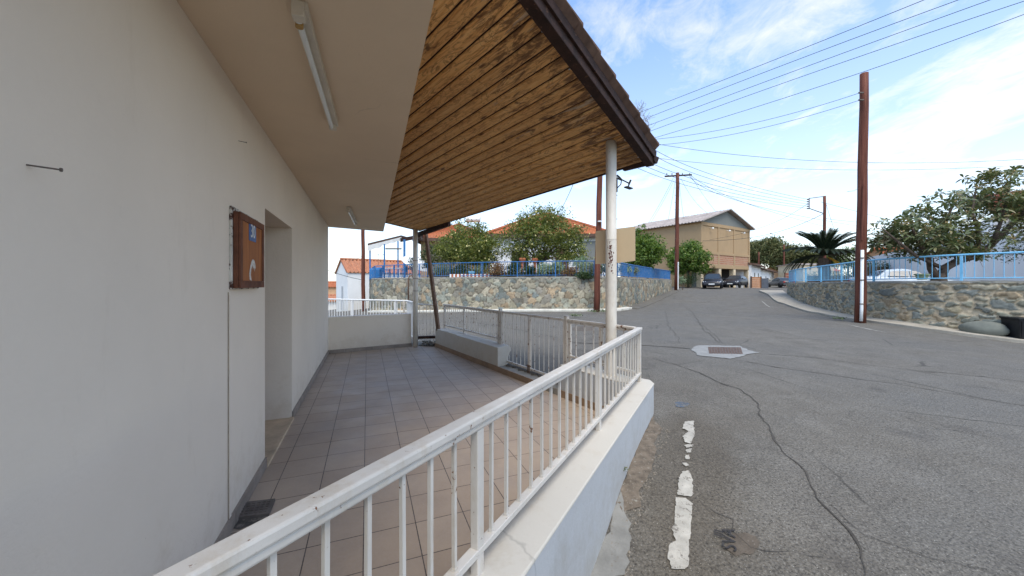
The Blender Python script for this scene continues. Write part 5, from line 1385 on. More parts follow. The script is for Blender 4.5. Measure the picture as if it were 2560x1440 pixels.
q = P(1912,0,92); gable_house('tan_house', 'tan gabled house with a faded red roof in front of the pines', (q.x,92), (1,.45), (1,-.6), 9, 5.5, 0, 5.0, 6.3, M['peach'], M['roof_r'], 20, .06, .3)
q = P(1962,0,80); gable_house('tan_house', 'wider ochre house with a red roof behind the blue fence end', (q.x,80), (1,.3), (.4,-1), 5, 7, 0, 4.2, 5.6, M['beige'], M['roof_o'], 24, .06, .3)
q = P(2008,0,60); gable_house('flat_house', 'pale low house with flat roof under the palm fronds', (q.x,60), (1,.1), (-.1,1), 5.5, 5, 0, 4.6, 4.8, M['cream'], M['sheet'], 10, .03, .2)
# white house on the right
rh = empty('white_house', (24,22,.95), 'long plain white house wall behind the loquat tree on the right', 'house')
a = Vector((P(2279,0,22.5).x,22.5,0)); b = Vector((P(2640,0,15.5).x,15.5,0)); bk = Vector((6,9,0))
mb = MB(); mb.prism([(p.x,p.y) for p in (a,b,b+bk,a+bk)], .5, 3.75); mb.build('wall', M['white'], rh)
a2 = P(2490,512,19); b2 = P(2700,470,17); mb = MB()
a3, b3 = Vector((a2.x-.6,a2.y-.4,4.9)), Vector((b2.x,b2.y,4.9)); mb2 = MB()
mb2.prism([(p.x,p.y) for p in (a2+Vector((.4,.4,0)),b2+Vector((.4,.4,0)),b2+bk,a2+bk)], 3.752, 4.99); mb2.build('upper_wall', M['white'], rh)
sheet(mb, Vector((a2.x,a2.y,4.95)), Vector((b2.x,b2.y,4.95)), Vector((b2.x+5,b2.y+5,7.2)), Vector((a2.x+3.6,a2.y+3.6,6.9)), 34, .05); mb.build('roof', M['roof_r'], rh)
# pavilion and hedge behind right fence
q = P(2255,0,34); gable_house('garden_pavilion', 'small brown pavilion with red tiles left of the white house on the right', (q.x-1.2,34), (1,0), (0,1), 2.6, 2.5, .5, 4.1, 4.8, M['peach'], M['roof_o'], 10, .05, .25, cat='pavilion')
def hedge(label, p0, p1, z0, z1, th, n, mat='hedge', ls=.12):
    r = empty('hedge', (p0[0],p0[1],z0), label, 'hedge'); L = np.array(p1)-np.array(p0)
    t = rng.random((n,1)); xy = np.array(p0)+L*t+rng.normal(size=(n,2))*th*.35; zz = z0+(z1-z0)*rng.random(n)**.8+.12*np.sin(t[:,0]*25)
    leafmesh('foliage', np.column_stack([xy, zz]), ls, M[mat], r)
    mb = MB(); mb.bar((*p0,(z0+z1)/2-.1),(*p1,(z0+z1)/2-.1), th*.5, (z1-z0)*.8); mb.build('inner_branches', M['bark'], r)
q0_, q1_ = P(2135,0,27), P(2290,0,26); hedge('long dark green hedge behind the pale blue fence', (q0_.x,q0_.y), (q1_.x,q1_.y), .95, 3.05, .9, 5200)
q0_, q1_ = P(2020,0,31), P(2130,0,30); hedge('ivy-covered grey wall behind the left end of the pale blue fence', (q0_.x,q0_.y), (q1_.x,q1_.y), .95, 2.45, .7, 2600, 'grey')
mb = MB(); q = P(2300,690,20); 
e = pot('low yellow-green planter beside the loquat trunk', 2305, 12.9, .2, 'agave'); 
for o in [e]+list(e.children): o.location.z += -.15 if o is e else 0
# pines
def pine(label, px, py, d, rx, rz, z0=.5, n=170, mat='pine'):
    c = P(px,py,d); k = d/FX
    tree('pine_tree', label, 'tree', (c.x,d,z0), [(c.x,c.y,c.z,rx*k,rx*k,rz*k),(c.x-rx*k*.5,c.y,c.z-rz*k*.4,rx*k*.6,rx*k*.6,rz*k*.5),(c.x+rx*k*.6,c.y,c.z-rz*k*.3,rx*k*.6,rx*k*.6,rz*k*.5),(c.x,c.y,c.z-rz*k*1.3,rx*k*.95,rx*k*.8,rz*k*1.0)], n+60, 40, .8, .55, M[mat], .2, group='pine trees beyond the houses', limbs=6, lump=.35, aspect=.5)
pine('broad pine right beside the warehouse wall', 1893, 622, 96, 26, 17, n=170)
pine('tallest pine of the far group, above the tan gable', 1925, 617, 92, 24, 17, n=170)
pine('pine in the middle of the far group behind the far pole', 1948, 634, 90, 22, 15)
pine('pine left of the palm fronds', 1985, 634, 88, 26, 17, n=150)
pine('low pine directly behind the palm', 2040, 645, 86, 34, 15, n=150)
c = P(2120,640,40); tree('broadleaf_tree', 'dark green tree behind the right half of the palm', 'tree', (c.x,40,.9), [(c.x,c.y,c.z-.2,1.9,1.5,1.2)], 150, 16, .25, .22, M['green'], .1)

# ---------------------------------------------------------------- palm
def cycad(label, c, rad, nf=92, z0=.95):
    e = empty('palm', (c.x,c.y,z0), label, 'palm')
    mb = MB(); pts = [(c.x,c.y,z0-.1+(c.z-.1-z0)*i/8) for i in range(9)]; mb.tube(pts, [.3+.04*(i%2) for i in range(9)], 12); mb.build('trunk', M['bark'], e)
    for f in range(nf):
        az = 2*math.pi*f/nf*2.4+random.uniform(-.1,.1); k = (f+.5)/nf; el0 = R(82)-k*R(78); L = rad*random.uniform(1.0,1.2)*(.95+.15*k)
        n = 16; p = Vector((c.x,c.y,c.z))+Vector((math.cos(az),math.sin(az),0))*.12; pts = [p.copy()]; el = el0
        for i in range(n):
            el -= R(2.3+2.2*k)*(.6+i/n); p = p+Vector((math.cos(az)*math.cos(el), math.sin(az)*math.cos(el), math.sin(el)))*L/n; pts.append(p.copy())
        mb = MB(); mb.tube(pts, [.018*(1-.8*i/n) for i in range(n+1)], 4, caps=False)
        sd = Vector((-math.sin(az), math.cos(az), 0))
        m_ = 40
        for i in range(2, m_):
            t = i/m_*n; j = min(n-1, int(t)); q = pts[j].lerp(pts[j+1], t-j); fw = (pts[j+1]-pts[j]).normalized(); nn = sd.cross(fw); nn = nn if nn.z > 0 else -nn
            ll = .26*math.sin(math.pi*min(1,(i/m_)*.92+.1))**.6+.03
            for s in (-1,1):
                tip = q+sd*s*ll*.62+fw*ll*.62+nn*ll*.28; w = fw*.038; mb.add([q-w, q+w, tip], [(0,1,2)])
        mb.build('frond', M['palm'] , e)
    for f in range(4):
        az = R(280+22*f); p = Vector((c.x+.2*math.cos(az),c.y+.2*math.sin(az),c.z-.15)); mb = MB()
        pts = [p+Vector((math.cos(az)*.15*i, math.sin(az)*.15*i, -.06*i-.012*i*i)) for i in range(6)]
        mb.tube(pts, .02, 4); sd = Vector((-math.sin(az), math.cos(az), 0))
        for i in range(1,24):
            t = i/24*5; j = min(4,int(t)); q = pts[j].lerp(pts[j+1],t-j); fw = (pts[j+1]-pts[j]).normalized()
            for s in (-1,1): mb.add([q-fw*.015,q+fw*.015,q+sd*s*.14+fw*.08-Vector((0,0,.05))],[(0,1,2)])
        mb.build('dry_frond', M['yellow'], e)
cycad('dark spreading palm with a few yellow dead fronds behind the pale blue fence', P(2061,638,24), 2.02, 110)

# ---------------------------------------------------------------- loquat tree (right)
LQ = 13.2
lq = empty('loquat_tree', P(2345,705,LQ), 'wide loquat tree with big leaves and yellowish blossom leaning over the pale blue fence', 'tree')
mb = MB(); b0 = P(2350,722,LQ); 
def tb(nm, l, r, n=9):
    mb = MB(); mb.tube([P(*p) for p in l], r, n); mb.build(nm, M['bark'], lq, smooth=True)
tb('trunk', [(2346,740,LQ),(2347,700,LQ),(2345,684,LQ)], [.24,.21,.17])
tb('limb', [(2346,700,LQ),(2328,672,LQ),(2325,650,LQ),(2300,610,LQ-.3),(2280,570,LQ-.5)], [.14,.11,.10,.06,.03])
tb('limb', [(2350,698,LQ),(2362,670,LQ),(2395,652,LQ),(2440,640,LQ),(2470,620,LQ+.1),(2500,590,LQ+.2),(2560,530,LQ+.2),(2620,500,LQ)], [.15,.13,.12,.11,.10,.09,.075,.05])
tb('limb', [(2400,652,LQ),(2370,610,LQ+.2),(2360,560,LQ+.2),(2390,500,LQ)], [.09,.07,.05,.02])
tb('limb', [(2440,640,LQ),(2450,590,LQ-.3),(2430,530,LQ-.3),(2440,470,LQ-.2)], [.08,.06,.04,.02])
tb('limb', [(2478,615,LQ),(2500,560,LQ-.2),(2520,490,LQ),(2530,425,LQ)], [.08,.05,.035,.012])
tb('limb', [(2360,672,LQ),(2290,640,LQ-.4),(2240,600,LQ-.5),(2205,570,LQ-.4)], [.07,.05,.035,.015])
def ell(px, py, rx, ry, dd=0, ry_=1.0): c = P(px,py,LQ+dd); k = LQ/FX; return (c.x,c.y,c.z,rx*k,ry_,ry*k)
tips = clusters([ell(2300,600,62,38),ell(2395,590,62,55),ell(2360,530,55,45),ell(2455,510,72,62),ell(2530,480,40,45),ell(2240,580,42,28),ell(2535,555,60,60),ell(2440,628,55,18),ell(2210,560,22,16),ell(2480,445,70,20),ell(2600,520,60,70),ell(2330,628,70,22),ell(2250,590,60,42),ell(2310,565,75,50),ell(2400,615,85,36),ell(2225,605,38,36)], 860, .3, .25)
tips = np.concatenate([tips, np.array([list(P(2532+random.uniform(-14,14),425+random.uniform(-12,10),LQ)) for _ in range(5)])])
mb = MB(); fpts = []
for tI, t in enumerate(tips):
    t = Vector(t.tolist()); ax = Vector((random.gauss(0,.5),random.gauss(0,.5),1)).normalized(); a0 = random.uniform(0,6.28)
    nl = random.randint(6,9); X = ax.orthogonal().normalized(); Y = ax.cross(X)
    for k in range(nl):
        a = a0+2*math.pi*k/nl+random.uniform(-.3,.3); el = random.uniform(-.35,.75); d = (X*math.cos(a)+Y*math.sin(a))*math.cos(el)+ax*math.sin(el)
        L = random.uniform(.18,.30); s = d.cross(ax).normalized()*L*.155; dn = Vector((0,0,-1))*L
        p0 = t+d*.015; pm = t+d*L*.5+dn*.02; p1 = t+d*L+dn*.22; up_ = ax*L*.035
        mb.add([p0, pm-s+up_, pm+s+up_, p1, pm, t+d*L*.78-s*.75+dn*.1+up_, t+d*L*.78+s*.75+dn*.1+up_, t+d*L*.78+dn*.1], [(0,4,1),(0,2,4),(4,7,5,1),(4,2,6,7),(7,3,5),(7,6,3)])
    if random.random() < .34: fpts.append(t)
mb.build('leaves', M['loquat'], lq)
pts = [];
for t in fpts: pts += [[t.x+random.gauss(0,.05),t.y+random.gauss(0,.05),t.z+.07+random.gauss(0,.04)] for _ in range(16)]
leafmesh('blossom', pts, .055, M['flower'], lq, aspect=.9)
for i in range(95):
    mb = MB(); t = Vector(tips[rng.integers(len(tips))].tolist()); pts = [t]; d = Vector((random.gauss(0,1),random.gauss(0,.6),random.gauss(0,.8))).normalized()
    for j in range(4): pts.append(pts[-1]+d*.13); d = (d+Vector((random.gauss(0,.25),random.gauss(0,.25),random.gauss(0,.25)))).normalized()
    mb.tube(pts, [.011,.009,.007,.005,.003], 4); mb.build('twig', M['bark'], lq)
c = P(2540,630,13.6); tree('small_leaf_tree', 'dark fine-leaved plant at the right edge below the loquat tree', 'tree', (P(2590,0,13.6).x,13.6,.95), [(c.x,c.y,c.z-.05,.75,.5,.3),(c.x+.35,c.y,c.z+.2,.6,.5,.35)], 70, 12, .12, .07, M['hedge'], .04, limbs=10)
# bare twigs at its left tip
mb = MB()
for i in range(9):
    p = P(2215+random.uniform(0,20),600+random.uniform(-25,20),LQ-.4); pts = [p]; d = Vector((-1,random.gauss(0,.3),random.uniform(-.6,.3))).normalized()
    for j in range(5): pts.append(pts[-1]+d*.09); d = (d+Vector((random.gauss(0,.4),0,random.gauss(0,.5)))).normalized()
    mb.tube(pts, [.008,.007,.006,.005,.004,.003], 4)
mb.build('bare_twigs', M['drytwig'], lq)

# ---------------------------------------------------------------- utility poles
def upole(label, x0, y0, zb, x1, zt, r0_, r1_, y1=None):
    y1 = y0 if y1 is None else y1; e = empty('utility_pole', (x0,y0,zb), label, 'utility pole'); mb = MB(); n = 8
    mb.tube([(x0+(x1-x0)*i/n+.012*math.sin(i*2.1), y0+(y1-y0)*i/n, zb-.2+(zt-zb+.2)*i/n) for i in range(n+1)], [r0_+(r1_-r0_)*i/n for i in range(n+1)], 14)
    o = mb.build('shaft', M['pole'], e)
    for p in o.data.polygons: p.use_smooth = len(p.vertices) == 4
    return e
# tall bare pole on the right
PD = 13.55; pb_ = P(2150,800,PD); pt_ = P(2161,184,PD)
e = upole('tall bare dark red utility pole with a white conduit before the right stone wall', pb_.x, PD, pb_.z, pt_.x, pt_.z, .17, .125)
mb = MB(); mb.tube([P(2153,803,PD-.20),P(2154,770,PD-.19),P(2156,625,PD-.18)], .048, 10); mb.build('conduit', M['white'], e, smooth=True)
for z in (760, 700, 645): mb = MB(); q = P(2154.5,z,PD-.19); mb.tube([q-Vector((0,0,.02)), q+Vector((0,0,.02))], .056, 10); mb.build('strap', M['iron'], e)
for yy in (232, 250): mb = MB(); q = P(2155,yy,PD-.14); mb.tube([q-Vector((.12,0,0)), q+Vector((.05,0,0))], .03, 8); mb.build('hook', M['iron'], e)
mb = MB(); q = P(2155,464,PD-.14); mb.tube([q+Vector((.06,0,0)),P(2155,600,PD-.15)], .035, 6); mb.build('cable_guard', M['pole'], e)
mb = MB(); mb.tube([P(2147,470,PD-.1),P(2135,477,PD-.3),P(2118,479,PD-.5)], .006, 5); mb.build('loose_wire', M['wire'], e)
# dark pole in front of the left stone wall (top hidden by the roof)
e = upole('dark brown utility pole in front of the stone wall beside the white pipe', P(1491,0,17.9).x, 17.9, .12, P(1502,0,17.9).x, 8.6, .155, .12)
mb = MB(); mb.tube([P(1499,555,17.7),P(1499,552,17.7)], .09, 8); mb.build('insulator', M['white'], e); mb = MB(); mb.bar(P(1450,330,17.8), P(1550,330,17.8), .1,.1); mb.build('crossarm', M['dkwood'], e)
# crossarm pole
CD = 33.; e = upole('reddish utility pole with a crossarm at the end of the left stone wall', P(1691,0,CD).x, CD, .9, P(1694,0,CD).x, EYE+(HY-432)/FX*CD, .19, .14)
mb = MB(); mb.bar(P(1662,441,CD-.15), P(1729,437,CD+.1), .1,.12); mb.build('crossarm', M['dkwood'], e)
for px in (1667,1680,1706,1724): mb = MB(); q = P(px,437,CD); mb.tube([q, q+Vector((0,0,.16))], [.05,.035], 8); mb.build('insulator', M['iron'], e)
for i in range(12): mb = MB(); q = P(1692.6,470+18*i,CD-.1); mb.bar(q-Vector((.24,0,0)), q+Vector((.24 if i % 2 else -.1,0,0)), .02,.02); mb.build('step_iron', M['iron'], e)
mb = MB(); mb.tube([P(1695,724,CD-.3),P(1695.5,655,CD-.3)], .05, 8); mb.build('conduit', M['white'], e)
# rack pole behind palm
KD = 30.; e = upole('utility pole with a side wire rack behind the palm', P(2061,0,KD).x, KD, .9, P(2061.5,0,KD).x, EYE+(HY-490)/FX*KD, .13, .1)
mb = MB(); mb.bar(P(2023,496,KD), P(2060,491,KD), .05,.05); mb.bar(P(2023,521,KD), P(2060,534,KD), .05,.05); mb.bar(P(2023,495,KD), P(2023,523,KD), .05,.05); mb.build('rack_frame', M['iron'], e)
for i in range(5): mb = MB(); q = P(2020,498.5+5.7*i,KD); mb.tube([q-Vector((.06,0,0)),q+Vector((.08,0,0))], .05, 8); mb.build('insulator', M['iron'], e)
# left pole and small far ones
upole('dark utility pole at the left end of the stone wall behind the porch', P(908.5,0,25.2).x, 25.2, -.6, P(907,0,25.2).x, 8.2, .13, .11)
e = upole('distant utility pole with a crossarm in front of the pines', P(1960,0,70).x, 70, 1.2, P(1960,0,70).x, EYE+(HY-612)/FX*70, .16, .13); mb = MB(); mb.bar(P(1953,614,70),P(1972,614,70),.1,.1); mb.build('crossarm', M['dkwood'], e)
upole('distant reddish pole beside the warehouse in front of the pines', P(1897,0,72).x, 72, 1.2, P(1897,0,72).x, EYE+(HY-630)/FX*72, .16, .13)
upole('short grey lamp pole left of the white house at the right', P(2187,0,45).x, 45, .9, P(2189,0,45).x, EYE+(HY-618)/FX*45, .07, .05)
# wires
def wire(label, pts, r=.011, group='overhead wires'):
    """pts: three (px,py,d): ends and a point in between; hung as a smooth curve"""
    A_, B_, C_ = (P(*p) for p in pts); mid = B_; ctrl = mid*2-(A_+C_)*.5; n = 24; out = []
    for i in range(n+1): t = i/n; out.append(A_*(1-t)**2+ctrl*2*t*(1-t)+C_*t*t)
    mb = MB(); mb.tube(out, r, 5); tag(mb.build('overhead_wire', M['wire']), label, 'wire', group)
nm = ['topmost','second highest','third highest','fourth highest','lowest']
ends = [((1590,285),(1930,152),(2420,-45)),((1600,302),(1960,162),(2500,-38)),((1607,319),(1990,176),(2600,-45)),((1612,333),(2020,186),(2660,-30)),((1618,350),(2080,206),(2700,-18))]
for k_, (a, b, c_) in enumerate(ends): wire(f'{nm[k_]} of the five wires rising to the upper right corner of the sky', [(*a,17),(*b,12.5),(*c_,9)], .0085)
wire('upper of the two wires tied to the tall bare pole', [(1615,350,17.5),(1850,315,15.2),(2150,232,PD-.1)], .008)
wire('lower of the two wires tied to the tall bare pole', [(1630,364,17.5),(1860,330,15.2),(2150,250,PD-.1)], .008)
wire('upper of the two long flat wires crossing behind the bare pole', [(1625,357,19),(2150,406,20),(2700,388,22)], .010)
wire('lower of the two long flat wires crossing behind the bare pole', [(1640,395,19),(2150,425,20),(2700,403,22)], .009)
ends = [((1600,350),(1790,440),(2018,498)),((1600,365),(1785,450),(2018,504)),((1570,375),(1775,460),(2018,510)),((1550,380),(1765,467),(2018,516)),((1530,385),(1755,474),(2018,521))]
for k_, (a, b, c_) in enumerate(ends): wire(f'{nm[k_]} of the five wires running to the rack pole by the palm', [(*a,18),(*b,23),(*c_,KD)], .011)
wire('wire sagging from the crossarm pole down to the right behind the palm', [(1724,440,CD),(1880,512,40),(2150,566,52)], .018)
wire('second thin wire from the crossarm pole towards the palm', [(1727,438,CD),(1900,520,42),(2140,585,55)], .016)
wire('single cable sagging from the rack pole to the warehouse corner', [(2059,534,KD),(1910,588,38),(1757,602,40)], .02)
wire('thin cable from the rack to the warehouse gable', [(2018,510,KD),(1900,570,38),(1770,600,41)], .013)
wire('left long guy wire below the crossarm', [(1683,445,CD),(1655,500,CD),(1622,556,CD+4)], .012)
wire('second guy wire beside the left long one', [(1686,448,CD),(1660,500,CD),(1628,555,CD+4)], .010)
wire('near-vertical wire left of the crossarm pole', [(1688,450,CD),(1680,500,CD),(1670,550,CD+3)], .010)
wire('right guy wire from the crossarm to the warehouse roof', [(1702,446,CD),(1735,500,CD+3),(1768,532,CD+6)], .010)
wire('outer right guy wire from the crossarm to the warehouse roof', [(1727,440,CD),(1760,490,CD+3),(1790,530,CD+7)], .010)
wire('short wire right of the crossarm pole', [(1698,450,CD),(1703,500,CD),(1710,548,CD+3)], .010)
wire('guy wire with an insulator right of the rack pole', [(2064,505,KD),(2076,545,KD),(2090,585,KD)], .012)
wire('thin wire leaving the rack pole to the right', [(2064,508,KD),(2110,520,31),(2320,575,40)], .012)
wire('upper thin wire behind the bare pole at palm height', [(2064,545,KD),(2140,555,34),(2330,572,44)], .014)
wire('cable rising behind the left lemon tree to the porch eave', [(1405,520,20),(1420,490,18),(1433,460,16)], .012)
wire('upper wire left of the porch end over the white house', [(838,664,40),(870,655,34),(907,640,25)], .012)
wire('thick low wire sagging to the left pole over the white house', [(800,668,38),(850,686,33),(907,700,25.5)], .02)

# ---------------------------------------------------------------- cars
def car(label, loc, rz, L, Wd, Ht, body, kind='hatch', plate=True, dark=None):
    """x forward"""
    r = empty('parked_car', loc, label, 'car', 'parked cars', rz); Mx = Matrix.LocRotScale(Vector(loc), Matrix.Rotation(rz,3,'Z'), None)
    def fin(mb, n, m, p=r, **k): 
        mb.v = [tuple(Mx@Vector(v)) for v in mb.v]; o = mb.build(n, m, p, **k)
        if p is not r: o.matrix_parent_inverse = Mx.inverted()
        return o
    w = Wd/2; f = L/2
    if kind == 'hatch': prof = [(-f,.42,.80,.86),(-f+.06,.30,.98,.94),(-f*.8,.26,1.0,.99),(-f*.35,.24,.97,1.0),(f*.25,.24,.93,1.0),(f*.48,.24,.90,1.0),(f*.72,.25,.83,.98),(f*.9,.27,.72,.93),(f*.98,.32,.62,.86),(f,.40,.52,.80)]
    else: prof = [(-f,.42,.78,.86),(-f+.06,.32,.93,.94),(-f*.75,.26,.97,.98),(-f*.35,.24,.95,1.0),(f*.2,.24,.92,1.0),(f*.42,.24,.88,1.0),(f*.7,.25,.80,.98),(f*.9,.27,.70,.93),(f*.98,.32,.60,.86),(f,.40,.5,.80)]
    sec = lambda x,zb,zt,k: [(x,-w*k*.86,zb),(x,-w*k,zb+.12),(x,-w*k*1.0,(zb+zt)/2+.05),(x,-w*k*.96,zt-.07),(x,-w*k*.82,zt),(x,0,zt+.025),(x,w*k*.82,zt),(x,w*k*.96,zt-.07),(x,w*k,(zb+zt)/2+.05),(x,w*k,zb+.12),(x,w*k*.86,zb)]
    mb = MB(); vs = []; 
    for p in prof: vs += sec(*p)
    m = 11; n = len(prof); fs = [(i*m+j,i*m+(j+1)%m,(i+1)*m+(j+1)%m,(i+1)*m+j) for i in range(n-1) for j in range(m)]+[tuple(range(m)),tuple((n-1)*m+j for j in range(m))[::-1]]
    mb.add(vs, fs); fin(mb, 'body', body, smooth=True)
    zr = Ht
    if kind == 'hatch': ro = [(-f*.93,.97,.86),(-f*.72,zr-.10,.74),(-f*.5,zr-.02,.72),(0,zr,.72),(f*.16,zr-.05,.72),(f*.5,.90,.84)]
    else: ro = [(-f*.62,.95,.84),(-f*.42,zr-.06,.72),(-f*.1,zr,.71),(f*.06,zr-.05,.71),(f*.4,.88,.84)]
    mb = MB(); vs = []
    for x,z,k in ro:
        zb = .85; vs += [(x,-w*.9,zb),(x,-w*k,z-.04 if z > 1.1 else z),(x,-w*k*.85,z),(x,0,z+.02),(x,w*k*.85,z),(x,w*k,z-.04 if z > 1.1 else z),(x,w*.9,zb)]
    m = 7; n = len(ro); fs = [(i*m+j,i*m+(j+1)%m,(i+1)*m+(j+1)%m,(i+1)*m+j) for i in range(n-1) for j in range(m)]+[tuple(range(m)),tuple((n-1)*m+j for j in range(m))[::-1]]
    mb.add(vs, fs); fin(mb, 'cabin', body, smooth=False, bevel=.03)
    # glazing as panes 6 mm proud
    def pane(q, nm_='window', mt='glass'):
        a,b,c_,d_ = (Vector(k) for k in q); nn = (b-a).cross(d_-a).normalized(); ctr = (a+b+c_+d_)/4
        if nn.dot(ctr-Vector((0,0,.9))) < 0: nn = -nn
        mb = MB(); mb.add([k+nn*.012 for k in (a,b,c_,d_)]+[k-nn*.02 for k in (a,b,c_,d_)], [(0,1,2,3),(7,6,5,4),(0,4,5,1),(1,5,6,2),(2,6,7,3),(3,7,4,0)]); return fin(mb, nm_, M[mt])
    xf, zf, kf = ro[-1]; xt, zt, kt = ro[-2]; lp = lambda a,b,t: a+(b-a)*t
    pane([(lp(xf,xt,.08),-w*.76,lp(zf,zt-.02,.1)),(lp(xf,xt,.08),w*.76,lp(zf,zt-.02,.1)),(lp(xf,xt,.92),w*.6,lp(zf,zt,.93)),(lp(xf,xt,.92),-w*.6,lp(zf,zt,.93))], 'windscreen')
    xb, zb_, _ = ro[0]; xc, zc_, _ = ro[1]
    pane([(lp(xb,xc,.15),-w*.7,lp(zb_,zc_,.18)),(lp(xb,xc,.15),w*.7,lp(zb_,zc_,.18)),(lp(xb,xc,.9),w*.58,lp(zb_,zc_,.92)),(lp(xb,xc,.9),-w*.58,lp(zb_,zc_,.92))], 'rear_window')
    for s in (-1,1):
        yb, yt = s*w*.905, s*w*.745
        xr = ro[1][0]+.08 if kind == 'hatch' else ro[1][0]+.05
        for q in ([(f*.36,yb,.96),(.03,yb,.96),(.03,yt,zr-.12),(f*.12,yt,zr-.13)], [(-.04,yb,.96),(xr-.05,yb,.98),(xr+.12,yt,zr-.14),(-.04,yt,zr-.12)]): pane(q)
        mb = MB(); mb.box((f*.4,s*(w+.07),.98),(.12,.16,.11)); fin(mb, 'mirror', body, bevel=.02)
        for x in (-f*.62, f*.64):
            wh_ = .30; mb = MB(); mb.tube([(x,s*(w-.16),wh_),(x,s*(w-.0),wh_)], wh_, 20); wo = fin(mb, 'wheel', M['rubber'])
            mb = MB(); mb.tube([(x,s*(w-.01),wh_),(x,s*(w+.012),wh_)], [wh_*.62,wh_*.56], 16)
            for k_ in range(5): a = k_*1.2566; mb.bar((x,s*(w+.012),wh_),(x+math.cos(a)*wh_*.5,s*(w+.012),wh_+math.sin(a)*wh_*.5),.05,.02,up=(0,1,0))
            fin(mb, 'rim', M['chrome'], wo)
            mb = MB(); pts = [(x+math.cos(a)*(wh_+.05),s*(w+.004),wh_+math.sin(a)*(wh_+.05)) for a in np.linspace(R(5),R(175),12)]; mb.tube(pts, .028, 5); fin(mb, 'wheel_arch', dark or body)
        mb = MB(); q = [(f*.96,s*w*.58,.60),(f*.93,s*w*.86,.61),(f*.82,s*w*.92,.69),(f*.91,s*w*.6,.69)]; mb.add([Vector(k)+Vector((.035,s*.01,.02)) for k in q]+[Vector(k)-Vector((.06,0,.05)) for k in q], [(0,1,2,3),(7,6,5,4),(0,4,5,1),(1,5,6,2),(2,6,7,3),(3,7,4,0)]); fin(mb, 'headlight', M['lamp'], bevel=.01)
        mb = MB(); mb.box((-f+.03,s*w*.74,.78),(.09,.26,.18)); fin(mb, 'tail_light', M['redlamp'], bevel=.02)
    mb = MB(); mb.box((f-.03,0,.42),(.14,Wd*.84,.2)); fin(mb, 'bumper', body, bevel=.05)
    mb = MB(); mb.box((f-.01,0,.56),(.06,Wd*.36,.05)); mb.box((f+.03,0,.30),(.05,Wd*.5,.07)); fin(mb, 'grille', M['black'])
    mb = MB(); mb.box((-f+.03,0,.44),(.14,Wd*.88,.22)); fin(mb, 'bumper', body, bevel=.05)
    if plate:
        mb = MB(); mb.box((f+.05,0,.44),(.02,.5,.11)); fin(mb, 'number_plate', M['platewhite'])
        mb = MB(); mb.box((-f-.045,0,.62),(.02,.5,.11)); fin(mb, 'number_plate', M['platewhite'])
    return r
def onroad(px, d): x = P(px,0,d).x; return Vector((x,d,h(x,d)))
p = onroad(1782,36.8); car('black hatchback parked nearest, facing us beside the round green tree', p, math.atan2(-1.0,-.62), 3.7, 1.66, 1.50, M['carblack'])
p = onroad(1839,40.5); car('smaller-looking black hatchback half hidden behind the first black car', p, math.atan2(-1.0,-1.1), 3.6, 1.6, 1.35, M['carblack'])
p = onroad(1951,52); car('dark grey sedan seen from behind near the end of the right wall', p, math.atan2(1,.15), 4.3, 1.72, 1.4, M['cargrey'], 'sedan')
x = P(2255,0,20.5).x; car('silver car parked behind the pale blue fence in front of the white house', Vector((x,20.5,.95)), math.atan2(-.45,1), 4.2, 1.7, 1.38, M['carsilver'], 'sedan')

# black crate on the right pavement
g = G(2550,853); e = empty('plastic_crate', (g.x+.12,g.y-.12,g.z+.10), 'black plastic crate with a metal handle against the stone wall at the right edge', 'crate', None, -1.0)
Mx = Matrix.LocRotScale(e.location, Matrix.Rotation(-.35,3,'Z'), None); e.rotation_euler = (0,0,-.35)
def cfin(mb, n, m, **k): mb.v = [tuple(Mx@Vector(v)) for v in mb.v]; return mb.build(n, m, e, **k)
mb = MB(); W2, D2_, HH = .42, .3, .56
b4 = [(-W2*.88,-D2_*.85,0),(W2*.88,-D2_*.85,0),(W2*.88,D2_*.85,0),(-W2*.88,D2_*.85,0)]; t4 = [(-W2,-D2_,HH),(W2,-D2_,HH),(W2,D2_,HH),(-W2,D2_,HH)]; mb.hexa(b4,t4); cfin(mb, 'tub', M['black'], bevel=.02)
mb = MB(); mb.box((0,0,HH+.02),(W2*2.12,D2_*2.14,.05)); cfin(mb, 'rim', M['black'], bevel=.01)
for i in range(9): mb = MB(); x = -W2*.8+i*W2*.2; mb.bar((x,-D2_*.87,.04),(x*1.08,-D2_-.004,HH-.06),.012,.012); cfin(mb, 'rib', M['black'])
mb = MB(); z = HH-.1; y = -D2_-.02; mb.tube([(-.1,y,z),(-.1,y,z-.11),(.1,y,z-.11),(.1,y,z),(-.1,y,z)], .008, 6); cfin(mb, 'handle', M['chrome'])

# dry soil and a few weeds at the foot of poles and kerbs
0 and drape('dirt_patch', [(q.x+a*math.cos(t)-.1, q.y+b*math.sin(t)-.1) for t in np.linspace(0,5.9,14) for a, b in ((.55,.4),)], .10, simple('sandy_dirt', (.3,.22,.14), .95,.4,6,.6,40), res=.12, jit=.05)
for i, (px, py, lb) in enumerate([(1484,784,'tuft of dry weed left of the dark utility pole foot'),(1508,783,'tuft of dry weed right of the dark utility pole foot'),(1440,795,'tiny weed at the left kerb edge'),(2098,802,'flat dry weed on the right pavement left of the bare pole'),(1562,1200,'weed sprouting at the parapet foot')]):
    g = G(px, py); r = empty('weed', g, lb, 'weed'); k = .12 if py < 1000 else .025
    leafmesh('foliage', [[g.x+random.gauss(0,k),g.y+random.gauss(0,k*.6),g.z+.08+abs(random.gauss(0,k*.4))] for _ in range(60)], k*.8, M['grey'], r)

